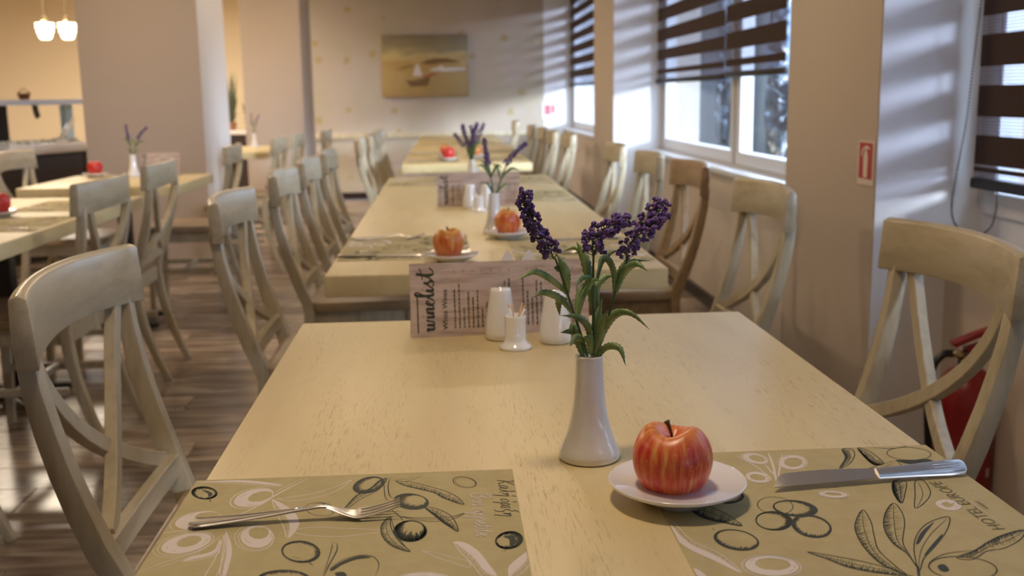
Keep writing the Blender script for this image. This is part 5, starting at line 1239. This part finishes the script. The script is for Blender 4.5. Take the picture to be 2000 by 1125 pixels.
# ------------------------------------------------------------------ buffet at the far left
BY = 8.6
HB = .82
p0, p1 = at(-60, 301, z=HB), at(200, 281, z=HB)
d = (p1-p0); ang = math.atan2(d.y, d.x); Lc = d.length+1.3
bc = empty('buffet_counter', (p0.x-d.normalized().x*1.2, p0.y-d.normalized().y*1.2, 0), ang, 'dark panelled buffet counter with pale stone top at the far left', 'counter')
MB().box(0, Lc, -.04, .75, HB-.04, HB).build('countertop', M['stone'], bc, bevel=.006)
k = 0
while k*.6 < Lc-.05:
    MB().box(k*.6+.006, min(Lc, k*.6+.594), .0, .02, .08, HB-.05).build('panel', M['darkwood'], bc, bevel=.004, seg=1); k += 1
MB().box(.02, Lc-.02, .02, .73, 0, HB-.04).build('carcass', M['darkwood'], bc)
ud = d.normalized(); nd = Vector((-ud.y, ud.x, 0))
def on_counter(px, py, depth):
    "point of the vertical plane standing on the counter at the given depth behind its front edge"
    q0_ = Vector(bc.location)+nd*depth; dr = RT*((px-1000)/F)-UP*((py-562.5)/F)+FW; t = (q0_-CAM).dot(nd)/dr.dot(nd); return CAM+dr*t
gz = on_counter(80, 197, .12).z; gh = gz-HB
gg = empty('sneeze_guard', tuple(bc.location), ang, 'metal framed glass food guard standing on the buffet counter', 'food guard'); gg.location.z = HB
tl = [(on_counter(px, 250, .32)-Vector(bc.location)).dot(ud) for px in (4, 133)]
for xx, mm_ in ((tl[0], M['blindbar']), (tl[1], M['ice'])): MB().box(xx-.05, xx+.05, .30, .35, 0, gh-.02).build('upright', mm_, gg, bevel=.004, seg=1)
MB().box(-.2, tl[1]+.55, .1, .62, gh-.03, gh+.01).build('glass_shelf', M['steel'], gg, bevel=.003, seg=1)
for xx in (tl[0]+.12, tl[1]+.35): MB().sweep([(xx, .12, gh-.02), (xx+.01, .12, gh-.08), (xx+.03, .12, gh-.12)], .04, .02, (0, 1, 0)).build('bracket', M['black'], gg)
tr = empty('food_tray', (0, 0, 0), ang, 'long white tray of salad on the buffet counter under the guard', 'tray')
tp = on_counter(68, 272, .16); tr.location = (tp.x, tp.y, HB)
MB().box(-.42, .42, -.12, .12, 0, .03).build('tray', M['plate'], tr, bevel=.006)
m = MB(); rs = random.Random(6)
for i in range(90):
    v, f_ = MBico(rs.uniform(.015, .03)); c = V(rs.uniform(-.38, .38), rs.uniform(-.09, .09), .035); m.add([c+p for p in v], f_)
m.build('salad', M['food'], tr)['kind'] = 'stuff'
MB().tube([(.28, 0, .04), (.46, .0, .2)], .018, 10).build('serving_spoon', M['plate'], tr, smooth=True)
pt = empty('small_basket', (0, 0, 0), 0, 'small brown basket on the shelf above the buffet', 'basket'); q = on_counter(47, 188, .4); pt.location = (q.x, q.y, gz+.01)
MB().lathe([(0, 0), (.035, 0), (.05, .05), (.045, .05), (.03, .008), (0, .008)], 20).build('bowl', M['terra'], pt, smooth='auto'); MB().tube([(-.045, 0, .05), (0, 0, .085), (.045, 0, .05)], .005).build('handle', M['terra'], pt, smooth=True)
def pendant(px, label):
    Yp = 9.3; c = at(px, 60, Y=Yp)
    r = empty('pendant_lamp', (c.x, c.y, c.z-.07), 0, label, 'pendant lamp', 'glowing pendant lamps')
    MB().lathe([(0, 0), (.035, 0), (.052, .02), (.055, .05), (.068, .06), (.060, .075), (.074, .10), (.066, .115), (.075, .13), (0, .13)], 28).build('shade', M['shade'], r, smooth='auto')
    MB().lathe([(.05, .13), (.03, .15), (.022, .155), (.025, .18), (0, .19)], 20).build('cap', M['brass'], r, smooth='auto')
    MB().tube([(0, 0, .18), (0, 0, ZC-(c.z-.07))], .006, 8).build('cord', M['brass'], r)
pendant(88, 'glowing white pendant lamp over the buffet, left of the pair')
pendant(132, 'glowing white pendant lamp over the buffet, right of the pair')
# sideboard and plants seen past the square pillar
sb0, sb1 = at(446, 262, Y=13.2), at(492, 262, Y=13.2)
sb = empty('sideboard', ((sb0.x+sb1.x)/2-.3, 13.2, 0), 0, 'dark sideboard with pale top in the far room', 'sideboard')
zs = at(470, 258, Y=13.2).z
MB().box(-.7, .55, -.02, .5, zs-.03, zs+.02).build('top', M['stone'], sb, bevel=.004); MB().box(-.68, .53, 0, .48, 0, zs-.03).build('body', M['darkwood'], sb)
for k, (px, py, hgt, lab) in enumerate(((460, 250, .75, 'tall dry plant on the far sideboard'), (482, 252, .35, 'small dark potted plant on the far sideboard'))):
    c = at(px, py, Y=13.3+.2*k); r = empty('potted_plant', (c.x-.06+.12*k, 13.3+.2*k, zs+.02), 0, lab, 'plant')
    MB().lathe([(0, 0), (.06, 0), (.08, .1), (.07, .1), (0, .09)], 16).build('pot', M['terra'], r, smooth='auto')
    rs = random.Random(k); m = MB()
    for i in range(46):
        t = V(rs.uniform(-.12, .12), rs.uniform(-.1, .1), rs.uniform(.15, hgt)); b = V(t.x*.3, t.y*.3, .09); mm_ = (t+b)/2+V(0, 0, .03); s = V(.012, 0, 0)
        m.add([b-s*.3, b+s*.3, mm_+s, t, mm_-s], [(0, 1, 2, 3, 4)])
    m.build('foliage', M['darkleaf'], r)['kind'] = 'stuff'
